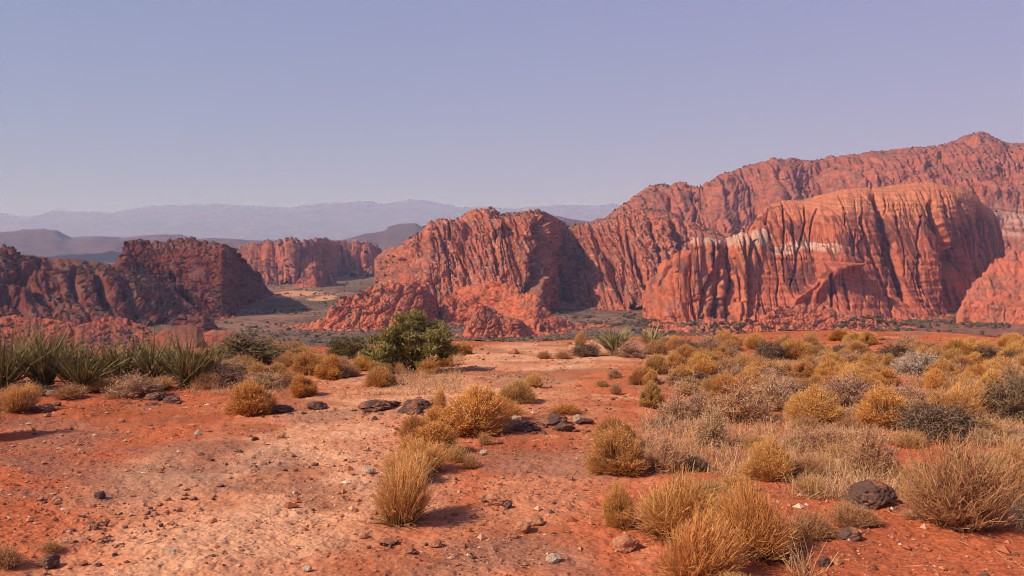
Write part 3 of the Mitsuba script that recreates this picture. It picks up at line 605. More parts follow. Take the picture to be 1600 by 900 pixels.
def make_gold_dome(seed, flowers=True):
    """Rounded dome: forked twigs inside, a close skin of upright sprays, mustard flower heads on top."""
    rng = np.random.default_rng(seed)
    n = 2000
    d = radial(n, rng, 0, 88, .75)
    d = d[meshkit.noise(d * 3.4 + seed, seed) > .30]
    n = len(d)
    r = ellipsoid_r(d, .5, 1.) * lumps(d, rng, 7, .36) * (1 + .16 * np.cos(np.arctan2(d[:, 1], d[:, 0]) - rng.random() * 6.28)) * (.70 + .34 * rng.random(n) ** .7)
    tip = d * r[:, None]
    tip[:, 2] += .06 * (1 - tip[:, 2])
    mid = tip * (.50 + .18 * rng.random((n, 1))) * np.array([1, 1, .82])
    st = blades(mid * .12, mid, .010, rng, .15, 0, .6, 1, (.15, .095, .065), (.24, .155, .085), .3)
    parts = []
    for k in range(5):
        e = tip + rng.normal(size=(n, 3)) * .045
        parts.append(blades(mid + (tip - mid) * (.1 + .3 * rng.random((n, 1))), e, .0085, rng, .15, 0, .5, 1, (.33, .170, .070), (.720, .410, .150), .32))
    fol = join(parts)
    m = 70
    d3 = radial(m, rng, 10, 85)
    st = join([st, blades(d3 * .1, d3 * (ellipsoid_r(d3, .5, 1.) * (.75 + .42 * rng.random(m)))[:, None], .010, rng, .3, 0, .35, 3, (.24, .17, .13), (.36, .27, .21), .3)])
    out = {'stems': (st, 'plant_material'), 'foliage': (fol, 'blade_material')}
    if flowers:
        q = np.flatnonzero(tip[:, 2] > .30)
        q = np.repeat(q, 4)
        c = tip[q] + rng.normal(size=(len(q), 3)) * .018
        fl = blades(c, c + unit(rng.normal(size=(len(q), 3)) + [0, 0, .6]) * .020, .012, rng, 0, 0, .8, 1, (.680, .390, .130), (.800, .520, .210), .25)
        out['flowers'] = (fl, 'blade_material')
    return out


def make_twig(seed, c0, c1, leaf=None, density=1.0, spread=62):
    """Bare forked twigs in a ragged ball; leaf: (colour, number) of tiny leaves."""
    rng = np.random.default_rng(seed)
    n = 46
    d = radial(n, rng, 4, spread + 12, .8)
    r = ellipsoid_r(d, .5, 1.) * (.45 + .25 * rng.random(n))
    a0, a1 = radial(n, rng, 80, 90) * .07, d * r[:, None]
    parts = [blades(a0, a1, .024, rng, .25, 0, .55, 3, c0, c0, .3)]
    k1 = int(380 * density)
    i = rng.integers(0, n, k1)
    b0 = a0[i] + (a1[i] - a0[i]) * (.35 + .65 * rng.random((k1, 1)))
    dd = unit(unit(a1[i]) + .55 * rng.normal(size=(k1, 3)) + [0, 0, .25])
    b1 = b0 + dd * (.16 + .22 * rng.random((k1, 1)))
    parts.append(blades(b0, b1, .011, rng, .2, 0, .5, 2, c0, c1, .3))
    k2 = int(2600 * density)
    i = rng.integers(0, k1, k2)
    e0 = b0[i] + (b1[i] - b0[i]) * (.2 + .8 * rng.random((k2, 1)))
    e1 = e0 + unit(dd[i] + .75 * rng.normal(size=(k2, 3)) + [0, 0, .3]) * (.07 + .11 * rng.random((k2, 1)))
    over = np.maximum(1, np.sqrt((e1[:, 0] / .5) ** 2 + (e1[:, 1] / .5) ** 2 + e1[:, 2] ** 2) / 1.04)
    e1 = e1 / over[:, None]
    e1[:, 2] = np.abs(e1[:, 2])
    fine = blades(e0, e1, .0075, rng, .2, 0, .4, 1, c1, np.asarray(c1) * 1.25, .35)
    out = {'branches': (join(parts), 'plant_material'), 'twigs': (fine, 'plant_material')}
    if leaf:
        col, k3 = leaf
        i = rng.integers(0, k2, k3)
        l0 = e0[i] + (e1[i] - e0[i]) * rng.random((k3, 1))
        out['leaves'] = (blades(l0, l0 + unit(rng.normal(size=(k3, 3)) + [0, 0, .5]) * (.028 + .02 * rng.random((k3, 1))), .019, rng, 0, 0, .5, 1, col, np.asarray(col) * 1.3, .35), 'leaf_material')
    return out


def make_straw(seed):
    """Tan brown upright shrub of stiff stems with feathery ends."""
    rng = np.random.default_rng(seed)
    n = 900
    d = radial(n, rng, 2, 62, .8)
    foot = radial(n, rng, 80, 90) * rng.random((n, 1)) * .18
    r = ellipsoid_r(d, .55, 1.) * lumps(d, rng, 8, .3) * (.55 + .45 * rng.random(n))
    tip = foot + d * r[:, None]
    tip[:, :2] *= .86
    st = blades(foot, tip, .0070, rng, .12, 0, .5, 2, (.20, .115, .070), (.50, .295, .150), .3)
    k = 6500
    i = rng.integers(0, n, k)
    b = foot[i] + (tip[i] - foot[i]) * (.35 + .65 * rng.random((k, 1)))
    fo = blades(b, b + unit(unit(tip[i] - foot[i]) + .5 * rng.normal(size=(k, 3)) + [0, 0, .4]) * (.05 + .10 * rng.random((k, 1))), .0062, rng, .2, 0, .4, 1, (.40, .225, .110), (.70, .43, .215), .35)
    return {'stems': (st, 'plant_material'), 'foliage': (fo, 'blade_material')}


def make_green(seed, lobes, col=(.060, .066, .022), n_leaf=9000, tipcol=(.120, .115, .035)):
    """Leafy green bush: crooked branches and clumps of small leaves with gaps between."""
    rng = np.random.default_rng(seed)
    br, lf = [], []
    for (x, y, z, rx, rz, share) in lobes:
        c = np.array([x, y, z])
        m = max(6, int(60 * share))
        cl = unit(rng.normal(size=(m, 3))) * (rng.random((m, 1)) ** .4) * np.array([rx, rx, rz]) + c
        cl[:, 2] = np.maximum(cl[:, 2], .06)
        f = np.concatenate([rng.normal(size=(m, 2)) * .05 + np.array([[x * .35, y * .35]]), np.zeros((m, 1))], 1)
        br.append(blades(f, cl, .020, rng, .25, 0, .3, 3, (.10, .075, .055), (.13, .10, .06), .25))
        k = int(n_leaf * share)
        i = rng.integers(0, m, k)
        size = rx * .30
        p = cl[i] + rng.normal(size=(k, 3)) * np.array([size, size, size * .8]) * (.35 + .5 * rng.random((k, 1)))
        p[:, 2] = np.maximum(p[:, 2], .01)
        lf.append(blades(p, p + unit(rng.normal(size=(k, 3)) * .7 + [0, 0, .9]) * (.028 + .026 * rng.random((k, 1))), .015, rng, .1, 0, .4, 1, col, tipcol, .4))
    return {'branches': (join(br), 'plant_material'), 'leaves': (join(lf), 'leaf_material')}


KINDS = {}
TINTS = np.array([(1, 1, 1), (.90, .86, .92), (1.06, 1.08, 1.0), (.97, .87, .80), (.88, .95, 1.05), (1.08, .98, .92)])


def kind(name, makers):
    KINDS[name] = []
    for k, made in enumerate(makers):
        g = f'{name}_model_{k}'
        tint = TINTS[k % len(TINTS)]
        scene[g] = {'type': 'shapegroup', **{part: shape((m[0], m[1], np.clip(m[2] * tint, .005, .85)), mat) for part, (m, mat) in made.items()}}
        KINDS[name].append(g)


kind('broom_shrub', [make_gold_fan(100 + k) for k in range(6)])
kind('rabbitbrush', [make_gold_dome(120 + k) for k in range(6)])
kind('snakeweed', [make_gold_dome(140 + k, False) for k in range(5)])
GREY0, GREY1 = (.270, .175, .120), (.490, .325, .225)
kind('twig_shrub', [make_twig(160 + k, GREY0, GREY1, ((.34, .215, .125), 1800)) for k in range(4)])
kind('blackbrush', [make_twig(180 + k, (.130, .088, .068), (.250, .170, .128), ((.165, .118, .076), 3800)) for k in range(3)])
kind('pale_brush', [make_twig(200 + k, (.20, .16, .14), (.44, .36, .31), ((.34, .30, .22), 1500), 1.1) for k in range(2)])
kind('sagebrush', [make_twig(220 + k, (.14, .105, .075), (.22, .175, .105), ((.185, .155, .080), 4500)) for k in range(3)])
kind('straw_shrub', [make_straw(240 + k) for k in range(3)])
kind('green_bush', [make_green(260, [(-.24, .0, .30, .24, .28, .22), (.02, -.12, .30, .26, .28, .22), (.12, .05, .60, .26, .32, .3), (.32, -.02, .30, .18, .30, .18), (-.10, -.08, .62, .17, .30, .18), (-.40, .0, .20, .12, .18, .08)], (.185, .165, .062), 17000, (.33, .28, .105))])
kind('low_green_bush', [make_green(270 + k, [(-.2, 0, .45, .26, .42, .4), (.2, .05, .5, .26, .42, .4), (0, -.1, .35, .3, .3, .2)], (.115, .105, .042), 6000, (.20, .175, .070)) for k in range(2)])

prng = np.random.default_rng(11)
SPOTS = []


def plant(kd, px, py, w, h, label, group=None, cat=None, name=None):
    """A plant whose foot is seen at (px, py), w by h photograph pixels in size."""
    p = drop(px, py)
    m = math.hypot(p[0], p[1]) / F0
    sx, sz = w * m * 1.06, h * m * 1.05
    g = KINDS[kd][int(prng.integers(0, len(KINDS[kd])))]
    key = numbered(name or kd)
    scene[key] = {'type': 'instance', 'group': {'type': 'ref', 'id': g},
                  'to_world': T().translate([p[0], p[1], p[2] - .015]).rotate([0, 0, 1], float(prng.uniform(0, 360))).rotate([1, 0, 0], float(prng.normal() * 5)).scale([sx * float(prng.uniform(.92, 1.12)), sx * float(prng.uniform(.85, 1.1)), sz * float(prng.uniform(.94, 1.08))])}
    if kd == 'green_bush':
        scene[key]['to_world'] = T().translate([p[0], p[1], p[2] - .015]).rotate([0, 0, 1], 4.0).scale([sx, sx, sz])
    tag(key, label, cat or 'shrub', group)
    SPOTS.append((p[0], p[1], sx * .5))
    return key


P_ = plant
# -- the row of gold clumps along the trail, front to back
P_('broom_shrub', 628, 818, 122, 130, 'tall fan-shaped straw gold clump, nearest of the row beside the trail')
P_('broom_shrub', 642, 752, 96, 66, 'ragged gold clump directly behind the nearest fan-shaped clump of the trail row')
P_('broom_shrub', 664, 736, 84, 62, 'loose straw clump filling the trail row between its nearest and third clumps')
P_('rabbitbrush', 668, 710, 92, 54, 'rounded gold shrub in the trail row, third from the front')
P_('snakeweed', 656, 690, 60, 40, 'small gold shrub at the left edge of the trail row')
P_('rabbitbrush', 690, 676, 70, 44, 'gold shrub squeezed left of the widest dome in the trail row')
P_('rabbitbrush', 738, 678, 118, 62, 'widest golden dome of the trail row')
P_('broom_shrub', 786, 655, 80, 34, 'low straw tuft at the right foot of the widest golden dome')
P_('broom_shrub', 686, 640, 27, 36, 'small upright gold tuft just behind the trail row beside the black slabs')
P_('snakeweed', 804, 630, 66, 32, 'tan gold dome standing behind the end of the trail row')
P_('rabbitbrush', 833, 606, 36, 22, 'low golden clump alone on the pale gravel up the trail')
P_('broom_shrub', 882, 645, 64, 18, 'flat strip of gold grass behind the dark lava slab right of the trail row')
P_('straw_shrub', 714, 722, 46, 34, 'low reddish tuft right of the trail row')
P_('straw_shrub', 735, 478 + 252, 34, 26, 'withered reddish tuft near the shade of the trail row')
P_('straw_shrub', 757, 694, 24, 20, 'tiny dry tuft in front of the widest golden dome')
P_('straw_shrub', 762, 622, 26, 20, 'small dry twiggy tuft on the trail behind the golden row')
# -- left
P_('broom_shrub', 28, 643, 54, 52, 'straw coloured tuft in front of the leftmost yucca')
P_('twig_shrub', 210, 620, 74, 44, 'faded pinkish twig shrub between the two groups of yuccas')
P_('rabbitbrush', 397, 648, 76, 50, 'large round gold dome on the left beside a dark lava rock', name='snakeweed')
P_('rabbitbrush', 475, 619, 46, 36, 'round gold dome right of the large left dome', name='snakeweed')
P_('snakeweed', 430, 583, 34, 16, 'small flat gold clump left of the yellow pair below the olive shrubs')
P_('rabbitbrush', 486, 584, 50, 34, 'left of a yellow gold pair below the olive shrubs')
P_('rabbitbrush', 513, 590, 48, 36, 'right of a yellow gold pair below the olive shrubs')
P_('blackbrush', 528, 590, 36, 20, 'dark twiggy shrub at the right foot of the yellow gold pair')
P_('snakeweed', 597, 603, 46, 30, 'gold dome in front of the big green bush, left of its foot')
P_('rabbitbrush', 671, 584, 40, 24, 'gold clump at the foot of the big green bush on its right')
P_('rabbitbrush', 692, 572, 32, 22, 'gold clump at the right edge of the big green bush')
P_('straw_shrub', 625, 584, 22, 20, 'thin tan tuft in front of the big green bush')
P_('snakeweed', 730, 553, 26, 18, 'brownish round tuft right of the big green bush, the farther one')
P_('snakeweed', 712, 554, 24, 18, 'brownish round tuft close beside the big green bush')
P_('low_green_bush', 698, 551, 30, 18, 'little yellowish green bush touching the right side of the big green bush', name='low_bush')
P_('green_bush', 642, 580, 134, 100, 'big leafy green bush in the middle, tallest plant of the scene', cat='bush')
P_('low_green_bush', 545, 563, 74, 40, 'low olive green bush left of the big green bush', name='low_bush', cat='bush')
P_('sagebrush', 388, 566, 116, 50, 'wide grey green shrub right of the yuccas')
P_('sagebrush', 435, 568, 66, 34, 'grey green shrub between the wide grey green one and the gold pair')
P_('twig_shrub', 350, 602, 70, 40, 'greyish twig shrub behind the large left gold dome, next to the yuccas')
P_('twig_shrub', 412, 606, 70, 30, 'pale pinkish twigs just behind the large left gold dome')
P_('straw_shrub', 450, 600, 50, 24, 'tan tuft behind the second left gold dome')
P_('straw_shrub', 545, 588, 46, 22, 'pinkish tan tuft on bare soil left of the green bush')
P_('straw_shrub', 575, 572, 40, 18, 'low tan tuft under the left side of the big green bush')
P_('straw_shrub', 420, 552, 60, 24, 'brown tuft on the left crest above the gold domes')
P_('snakeweed', 468, 560, 44, 18, 'gold brown tuft on the left crest')
P_('straw_shrub', 8, 884, 64, 34, 'thin gold tuft in the lower left corner')
P_('straw_shrub', 80, 862, 44, 20, 'wispy reddish tuft in the lower left, right of the corner tuft')
for px, py, w, h, lb in ((108, 622, 70, 22, 'dry straw at the foot of the left yuccas'), (160, 612, 60, 24, 'dry straw between the two groups of yuccas'), (248, 608, 60, 22, 'dry straw at the foot of the middle upright yucca'), (322, 608, 60, 26, 'dry straw right of the tallest yucca'), (40, 616, 60, 18, 'dry straw under the leftmost yuccas')):
    plant('straw_shrub', px, py, w, h, lb)
P_('broom_shrub', -46, 686, 76, 92, 'straw clump just outside the left edge that throws a shadow into the picture')
# -- centre right
P_('rabbitbrush', 974, 738, 104, 66, 'large round golden shrub in the middle ground, right of the trail')
P_('snakeweed', 968, 698, 84, 46, 'golden shrub close behind the large round golden one')
P_('twig_shrub', 1042, 735, 66, 66, 'purplish grey twig shrub touching the large round golden one')
P_('twig_shrub', 1108, 700, 50, 84, 'tall narrow grey twig shrub in the middle of the right half')
P_('blackbrush', 1088, 735, 44, 36, 'dark twig shrub between the golden shrub and the straw clumps')
P_('rabbitbrush', 1206, 752, 78, 56, 'golden shrub with a shaded right side, below the bare pink twigs')
P_('broom_shrub', 1150, 768, 56, 36, 'dull gold tuft left of the shaded golden shrub')
P_('rabbitbrush', 966, 820, 56, 64, 'upright gold shrub at the left end of the big straw clumps')
P_('broom_shrub', 1062, 834, 188, 100, 'largest straw clump, behind the front pair at the bottom right')
P_('broom_shrub', 1182, 868, 158, 112, 'straw clump with a dark foot and a black shadow on its right')
P_('broom_shrub', 1085, 908, 168, 108, 'frontmost straw clump at the bottom edge')
P_('broom_shrub', 1150, 935, 90, 52, 'straw clump cut by the bottom edge')
P_('broom_shrub', 1120, 802, 110, 66, 'straw clump at the back of the big straw group')
P_('rabbitbrush', 1013, 636, 44, 38, 'gold shrub right of the trail, left of the grey purple twig pair')
P_('twig_shrub', 1058, 652, 66, 46, 'left of a grey purple twig pair behind the lava slab')
P_('twig_shrub', 1096, 648, 60, 44, 'right of a grey purple twig pair behind the lava slab')
P_('rabbitbrush', 1112, 642, 36, 26, 'small yellow gold clump in front of the big grey twigs')
P_('twig_shrub', 1158, 656, 104, 76, 'largest grey twig shrub of the right middle ground')
P_('twig_shrub', 1206, 640, 80, 66, 'grey olive twig shrub right of the largest grey twigs')
P_('rabbitbrush', 1268, 664, 80, 52, 'round bright gold dome on bare stems, left of the two')
P_('twig_shrub', 1262, 704, 70, 46, 'bare bleached twigs below the left bright gold dome', name='dead_twigs')
P_('rabbitbrush', 1392, 668, 90, 58, 'round bright gold dome, right of the two, against a dark shrub')
P_('blackbrush', 1468, 682, 118, 66, 'large dark green grey shrub right of the bright gold dome')
P_('broom_shrub', 1492, 652, 100, 58, 'yellow gold spray behind the large dark green grey shrub')
P_('twig_shrub', 1330, 632, 92, 56, 'pinkish brown twig shrub between the two bright gold domes')
P_('blackbrush', 1580, 656, 90, 76, 'dark purple grey shrub at the right edge')
P_('twig_shrub', 1358, 738, 92, 74, 'bare grey pink twigs behind the pitted boulder')
P_('twig_shrub', 1295, 700, 60, 40, 'thin grey twigs between the bleached and the pink twigs')
P_('straw_shrub', 1500, 822, 190, 134, 'largest tan brown shrub at the lower right')
P_('straw_shrub', 1575, 792, 96, 96, 'dark tan shrub cut by the right edge behind the largest tan one')
P_('straw_shrub', 1432, 760, 70, 44, 'straw shrub rising left of the largest tan brown shrub')
P_('broom_shrub', 1545, 680, 56, 28, 'low gold tuft right of the large dark shrub')
P_('straw_shrub', 1420, 700, 60, 30, 'dry tuft in front of the large dark shrub')
P_('straw_shrub', 1320, 800, 40, 20, 'wispy dry tuft left of the pitted boulder')
P_('straw_shrub', 1180, 700, 60, 26, 'dry straw tuft right of the tall grey twigs')
P_('pale_brush', 1436, 586, 76, 42, 'silvery pale shrub with a dark heart on the right crest')
# -- belt on the right crest
for px, py, w, h, kd, lb in (
        (913, 556, 50, 30, 'blackbrush', 'dark grey shrub left of the crest yucca'), (985, 558, 54, 30, 'twig_shrub', 'grey shrub at the right foot of the crest yucca'),
        (905, 540, 24, 26, 'broom_shrub', 'yellow grass tuft left of the crest yucca'), (1025, 554, 60, 26, 'straw_shrub', 'tan red tuft below the paler crest yucca'),
        (1052, 546, 26, 20, 'rabbitbrush', 'yellow gold clump on the skyline of the crest right of the yuccas'), (1075, 556, 46, 34, 'blackbrush', 'dark purple grey shrub on the crest, left of a dark pair'),
        (1106, 556, 42, 40, 'twig_shrub', 'purple grey shrub on the crest, right of a dark pair'), (1068, 574, 30, 22, 'blackbrush', 'small dark shrub in front of the dark pair on the crest'),
        (1056, 575, 32, 24, 'rabbitbrush', 'small gold dome in front of the dark pair on the crest'), (1100, 574, 46, 24, 'snakeweed', 'wide gold dome in front of the dark pair on the crest'),
        (1027, 584, 44, 26, 'snakeweed', 'brown gold dome left of the small gold dome below the crest'), (999, 599, 36, 27, 'snakeweed', 'brown gold dome of a touching pair right of the trail'),
        (1016, 601, 28, 22, 'rabbitbrush', 'yellow dome of a touching pair right of the trail'), (1065, 598, 42, 24, 'rabbitbrush', 'gold dome right of the touching pair'),
        (1204, 562, 52, 38, 'blackbrush', 'dark twiggy shrub in the middle of the right crest'), (1228, 546, 28, 22, 'sagebrush', 'small olive shrub on the skyline of the red mound'),
        (1240, 560, 48, 26, 'snakeweed', 'brown gold dome under the olive shrub of the red mound'), (1250, 590, 40, 26, 'rabbitbrush', 'gold dome, left of a pair right of centre below the red mound'),
        (1291, 592, 42, 26, 'rabbitbrush', 'gold dome, right of a pair below the red mound'), (1280, 552, 34, 18, 'sagebrush', 'low olive shrub against the red mound'),
        (1311, 553, 24, 20, 'blackbrush', 'small dark round shrub against the red mound'), (1330, 578, 50, 34, 'twig_shrub', 'grey purple shrub behind the right gold pair'),
        (1357, 578, 30, 22, 'rabbitbrush', 'gold dome left of the silvery pale shrub, the farther left'), (1387, 580, 28, 24, 'rabbitbrush', 'gold dome just left of the silvery pale shrub'),
        (1362, 596, 28, 22, 'snakeweed', 'brown dome in front of the farther left gold dome'), (1383, 600, 46, 24, 'rabbitbrush', 'wide gold dome in front of the silvery pale shrub'),
        (1404, 562, 62, 32, 'blackbrush', 'wide dark shrub on the crest behind the silvery pale shrub'), (1456, 560, 40, 30, 'blackbrush', 'dark shrub on the crest right of the silvery pale shrub'),
        (1490, 584, 38, 28, 'twig_shrub', 'grey shrub right of the silvery pale shrub'), (1504, 584, 40, 24, 'snakeweed', 'tan dome touching the grey shrub right of the silvery one'),
        (1500, 560, 64, 26, 'snakeweed', 'flat gold shrub on the right crest'), (1538, 562, 44, 28, 'blackbrush', 'dark round shrub on the right crest'),
        (1570, 586, 54, 22, 'snakeweed', 'flat gold brown dome near the right edge'), (1590, 572, 50, 34, 'blackbrush', 'dark green shrub cut by the right edge on the crest'),
        (1462, 612, 38, 28, 'rabbitbrush', 'bright gold dome left of the yellow gold spray'), (1150, 600, 60, 34, 'twig_shrub', 'pinkish twig shrub in the belt above the big grey twigs'),
        (1190, 596, 56, 30, 'twig_shrub', 'greyish twig shrub in the belt right of the pinkish twigs'), (1130, 575, 36, 24, 'twig_shrub', 'grey twig tuft right of the wide gold dome below the crest'),
        (940, 604, 30, 16, 'straw_shrub', 'dry tuft right of the trail top'), (960, 590, 26, 18, 'twig_shrub', 'small grey twig tuft right of the trail top'),
        (962, 616, 26, 20, 'straw_shrub', 'dry red tuft right of the trail'), (880, 560, 30, 14, 'straw_shrub', 'tan tuft at the crest left of the yuccas'), (850, 560, 26, 14, 'straw_shrub', 'tan tuft at the trail top'),
        (1120, 620, 50, 26, 'straw_shrub', 'straw tuft behind the largest grey twigs'), (1230, 620, 60, 34, 'twig_shrub', 'twig shrub behind the left bright gold dome'), (1290, 640, 50, 34, 'straw_shrub', 'tan tuft right of the left bright gold dome'),
        (1540, 620, 50, 34, 'rabbitbrush', 'mustard shrub left of the dark purple one at the right edge'), (1420, 628, 56, 30, 'twig_shrub', 'grey twig shrub above the right bright gold dome'), (1180, 545, 40, 22, 'snakeweed', 'tan gold tuft on the left end of the red mound'),
        (1140, 548, 36, 22, 'straw_shrub', 'dry tuft on the crest right of the dark pair'), (1345, 556, 44, 22, 'snakeweed', 'tan gold tuft below the red mound'), (1580, 545, 46, 20, 'snakeweed', 'tan tuft at the far right crest')):
    plant(kd, px, py, w, h, lb)
# -- filling of the belt, by the eye no plant of these can be told from the next
FILL = {'twig_shrub': 'small greyish twig shrub in the thick of the scrub belt on the right', 'snakeweed': 'small tan dome in the thick of the scrub belt on the right',
        'rabbitbrush': 'small gold dome in the thick of the scrub belt on the right', 'straw_shrub': 'small dry straw tuft scattered through the scrub on the right', 'blackbrush': 'small dark shrub in the thick of the scrub belt on the right'}
frng = np.random.default_rng(5)
for k in range(150):
    u = frng.random()
    py = 538 + 90 * u
    lo = 1010 + 60 * u
    px = lo + (1620 - lo) * frng.random()
    kd = frng.choice(['twig_shrub', 'snakeweed', 'rabbitbrush', 'straw_shrub', 'blackbrush'], p=[.26, .20, .12, .32, .10])
    s = (.75 + .5 * frng.random()) * (1 + .7 * u)
    plant(kd, px, py, 30 * s, 17 * s, FILL[kd], group='small shrubs of the right hand scrub belt: ' + {'twig_shrub': 'greyish twigs', 'snakeweed': 'tan domes', 'rabbitbrush': 'gold domes', 'straw_shrub': 'straw tufts', 'blackbrush': 'dark shrubs'}[kd])
for k in range(46):
    px, py = 330 + 330 * frng.random(), 552 + 34 * frng.random() ** 1.2
    kd = frng.choice(['twig_shrub', 'straw_shrub', 'sagebrush', 'snakeweed'], p=[.3, .3, .2, .2])
    s = .8 + .5 * frng.random()
    plant(kd, px, py, 34 * s, 18 * s, {'twig_shrub': 'small greyish twig shrub among the scrub left of the green bush', 'straw_shrub': 'small dry straw tuft among the scrub left of the green bush',
                                       'sagebrush': 'small olive shrub among the scrub left of the green bush', 'snakeweed': 'small tan dome among the scrub left of the green bush'}[kd], group=f'small scrub left of the green bush: {kd}'.replace('_', ' '))
for k in range(36):
    px, py = -20 + 400 * frng.random(), 562 + 26 * frng.random()
    kd = frng.choice(['twig_shrub', 'straw_shrub', 'sagebrush'], p=[.35, .4, .25])
    s = .9 + .5 * frng.random()
    plant(kd, px, py, 40 * s, 19 * s, {'twig_shrub': 'greyish twigs in the scrub behind the yuccas', 'straw_shrub': 'dry straw in the scrub behind the yuccas', 'sagebrush': 'olive shrub in the scrub behind the yuccas'}[kd], group=f'scrub behind the yuccas: {kd}'.replace('_', ' '))
for k in range(40):
    px, py = 1240 + 370 * frng.random(), 640 + 200 * frng.random()
    kd = frng.choice(['twig_shrub', 'straw_shrub'], p=[.4, .6])
    s = (.6 + .5 * frng.random()) * (py - 372) / 230
    plant(kd, px, py, 40 * s, 20 * s, {'twig_shrub': 'low bleached twigs between the larger shrubs at the lower right', 'straw_shrub': 'low dry straw wisp between the larger shrubs at the lower right'}[kd],
          group={'twig_shrub': 'low bleached twigs at the lower right', 'straw_shrub': 'low straw wisps at the lower right'}[kd])


# ------------------------------------------------------------------ yuccas: stiff blades, each a part
def yucca_leaf(seed, col, dead=False):
    rng = np.random.default_rng(seed)
    t = np.array([0, .12, .35, .65, .88, 1.0])
    w = np.array([.030, .034, .032, .024, .012, .002])
    bend = (.05 + .05 * rng.random()) * (3 if dead else 1)
    V, C = [], []
    for u, ww in zip(t, w):
        z, y = u, -bend * u * u
        V += [[-ww / 2, y, z], [0, y + ww * .38, z], [ww / 2, y, z]]
        e = np.array(col) * (1.25 if not dead else 1.1)
        C += [e, np.array(col) * (.9 + .3 * u), e]
    F = []
    for k in range(len(t) - 1):
        a = 3 * k
        F += [[a, a + 1, a + 4], [a, a + 4, a + 3], [a + 1, a + 2, a + 5], [a + 1, a + 5, a + 4]]
    return mikit.ply((np.array(V), np.array(F)), 'leaf_material', color=np.clip(np.array(C), .01, .8))


LEAVES = [yucca_leaf(k, c) for k, c in enumerate([(.150, .130, .055), (.200, .165, .075), (.120, .108, .048), (.260, .205, .105)])]
PALE_LEAVES = [yucca_leaf(20 + k, c) for k, c in enumerate([(.26, .22, .12), (.32, .27, .15), (.20, .18, .085)])]
DEAD = [yucca_leaf(40 + k, c, True) for k, c in enumerate([(.22, .16, .10), (.30, .22, .14)])]


def yucca(px, py, h, n, label, seed, pale=False, lean=0., spread=54, wide=.95):
    rng = np.random.default_rng(seed)
    p = drop(px, py)
    L = h * math.hypot(p[0], p[1]) / F0 * 1.08
    n = int(n * 1.9)
    key = numbered('yucca')
    for k in range(n):
        dead = k > n * .86
        th = math.degrees(math.acos(1 - (1 - math.cos(math.radians(spread))) * rng.random() ** 1.05)) if not dead else rng.uniform(72, 96)
        a = rng.uniform(0, 360)
        ll = L * rng.uniform(.68, 1.08) * (.75 if dead else 1)
        set_ = DEAD if dead else PALE_LEAVES if pale else LEAVES
        part = f'{key}__leaf' if k == 0 else f'{key}__leaf_{k:03d}'
        off = rng.normal(size=2) * .05 * L
        scene[part] = {**set_[int(rng.integers(0, len(set_)))],
                       'to_world': T().translate([p[0] + off[0], p[1] + off[1], p[2] + .10 * L * rng.random()]).rotate([0, 1, 0], lean).rotate([0, 0, 1], a).rotate([1, 0, 0], th).rotate([0, 0, 1], float(rng.uniform(-40, 40))).scale([wide * rng.uniform(.9, 1.3), wide, ll])}
    tag(key, label, 'yucca')


yucca(6, 610, 96, 66, 'spiky yucca at the left edge', 1)
yucca(68, 608, 86, 66, 'spiky yucca just right of the left edge one, with a black shadow at its foot', 2, lean=4)
yucca(126, 612, 74, 54, 'spiky yucca leaning right at the end of the left group', 3, lean=12)
yucca(192, 596, 60, 50, 'upright yucca at the left of the second group', 4)
yucca(236, 598, 68, 54, 'upright yucca in the middle of the second group', 5)
yucca(292, 604, 78, 66, 'tallest yucca of the second group, fanning to the right', 6, lean=5)
yucca(40, 584, 60, 40, 'yucca standing behind the two at the left edge', 7)
yucca(262, 582, 50, 36, 'yucca standing behind the second group', 8)
yucca(105, 594, 62, 44, 'yucca behind the gap of the left group, half hidden', 11)
yucca(160, 590, 54, 40, 'small yucca between the two groups', 12, lean=-4)
yucca(214, 588, 58, 44, 'yucca between the upright and the middle one of the second group', 13)
yucca(322, 600, 56, 40, 'low yucca at the right end of the second group', 14, lean=10)
yucca(960, 556, 46, 70, 'pale spiky yucca on the crest right of the trail', 9, pale=True, wide=1.5)
yucca(1018, 545, 34, 46, 'paler small yucca on the crest beside the larger pale one', 10, pale=True, wide=1.5)


# ------------------------------------------------------------------ dry grass, far scrub (nobody could count these)
grng = np.random.default_rng(31)
G = []
for k in range(12000):
    if grng.random() < .8:
        px, py = 1000 + 760 * grng.random() ** .95, 560 + 345 * grng.random() ** 1.25
        if px < 1240 and py > 750: continue
    else:
        px, py = 300 + 420 * grng.random(), 556 + 60 * grng.random() ** 1.5
    r = ray(px, py)
    t = 2.0 / (-r[2] - .04 * r[1])
    x, y = r[0] * t, r[1] * t
    if n2(x * .7, y * .7, 77) < .34: continue
    G.append((x, y))
G = np.array(G)
base, tip = [], []
for x, y in G:
    m = int(grng.integers(5, 13))
    s = grng.uniform(.07, .26)
    b = np.concatenate([[x, y] + grng.normal(size=(m, 2)) * .05, np.zeros((m, 1))], 1)
    base.append(b)
    tip.append(b + radial(m, grng, 5, 70) * s * grng.uniform(.5, 1., (m, 1)))
base, tip = np.vstack(base), np.vstack(tip)
gz = ground(base[:, 0], base[:, 1])
base[:, 2] += gz - .01
tip[:, 2] += gz
scene['grass'] = shape(blades(base, tip, .0065, grng, .2, .1, .4, 1, (.40, .25, .14), (.68, .47, .28), .3), 'blade_material')
tag('grass', 'thin dry straw grass between the shrubs', 'grass', kind='stuff')

ICO = trimesh.creation.icosahedron()
ICO.vertices /= np.linalg.norm(ICO.vertices[0])


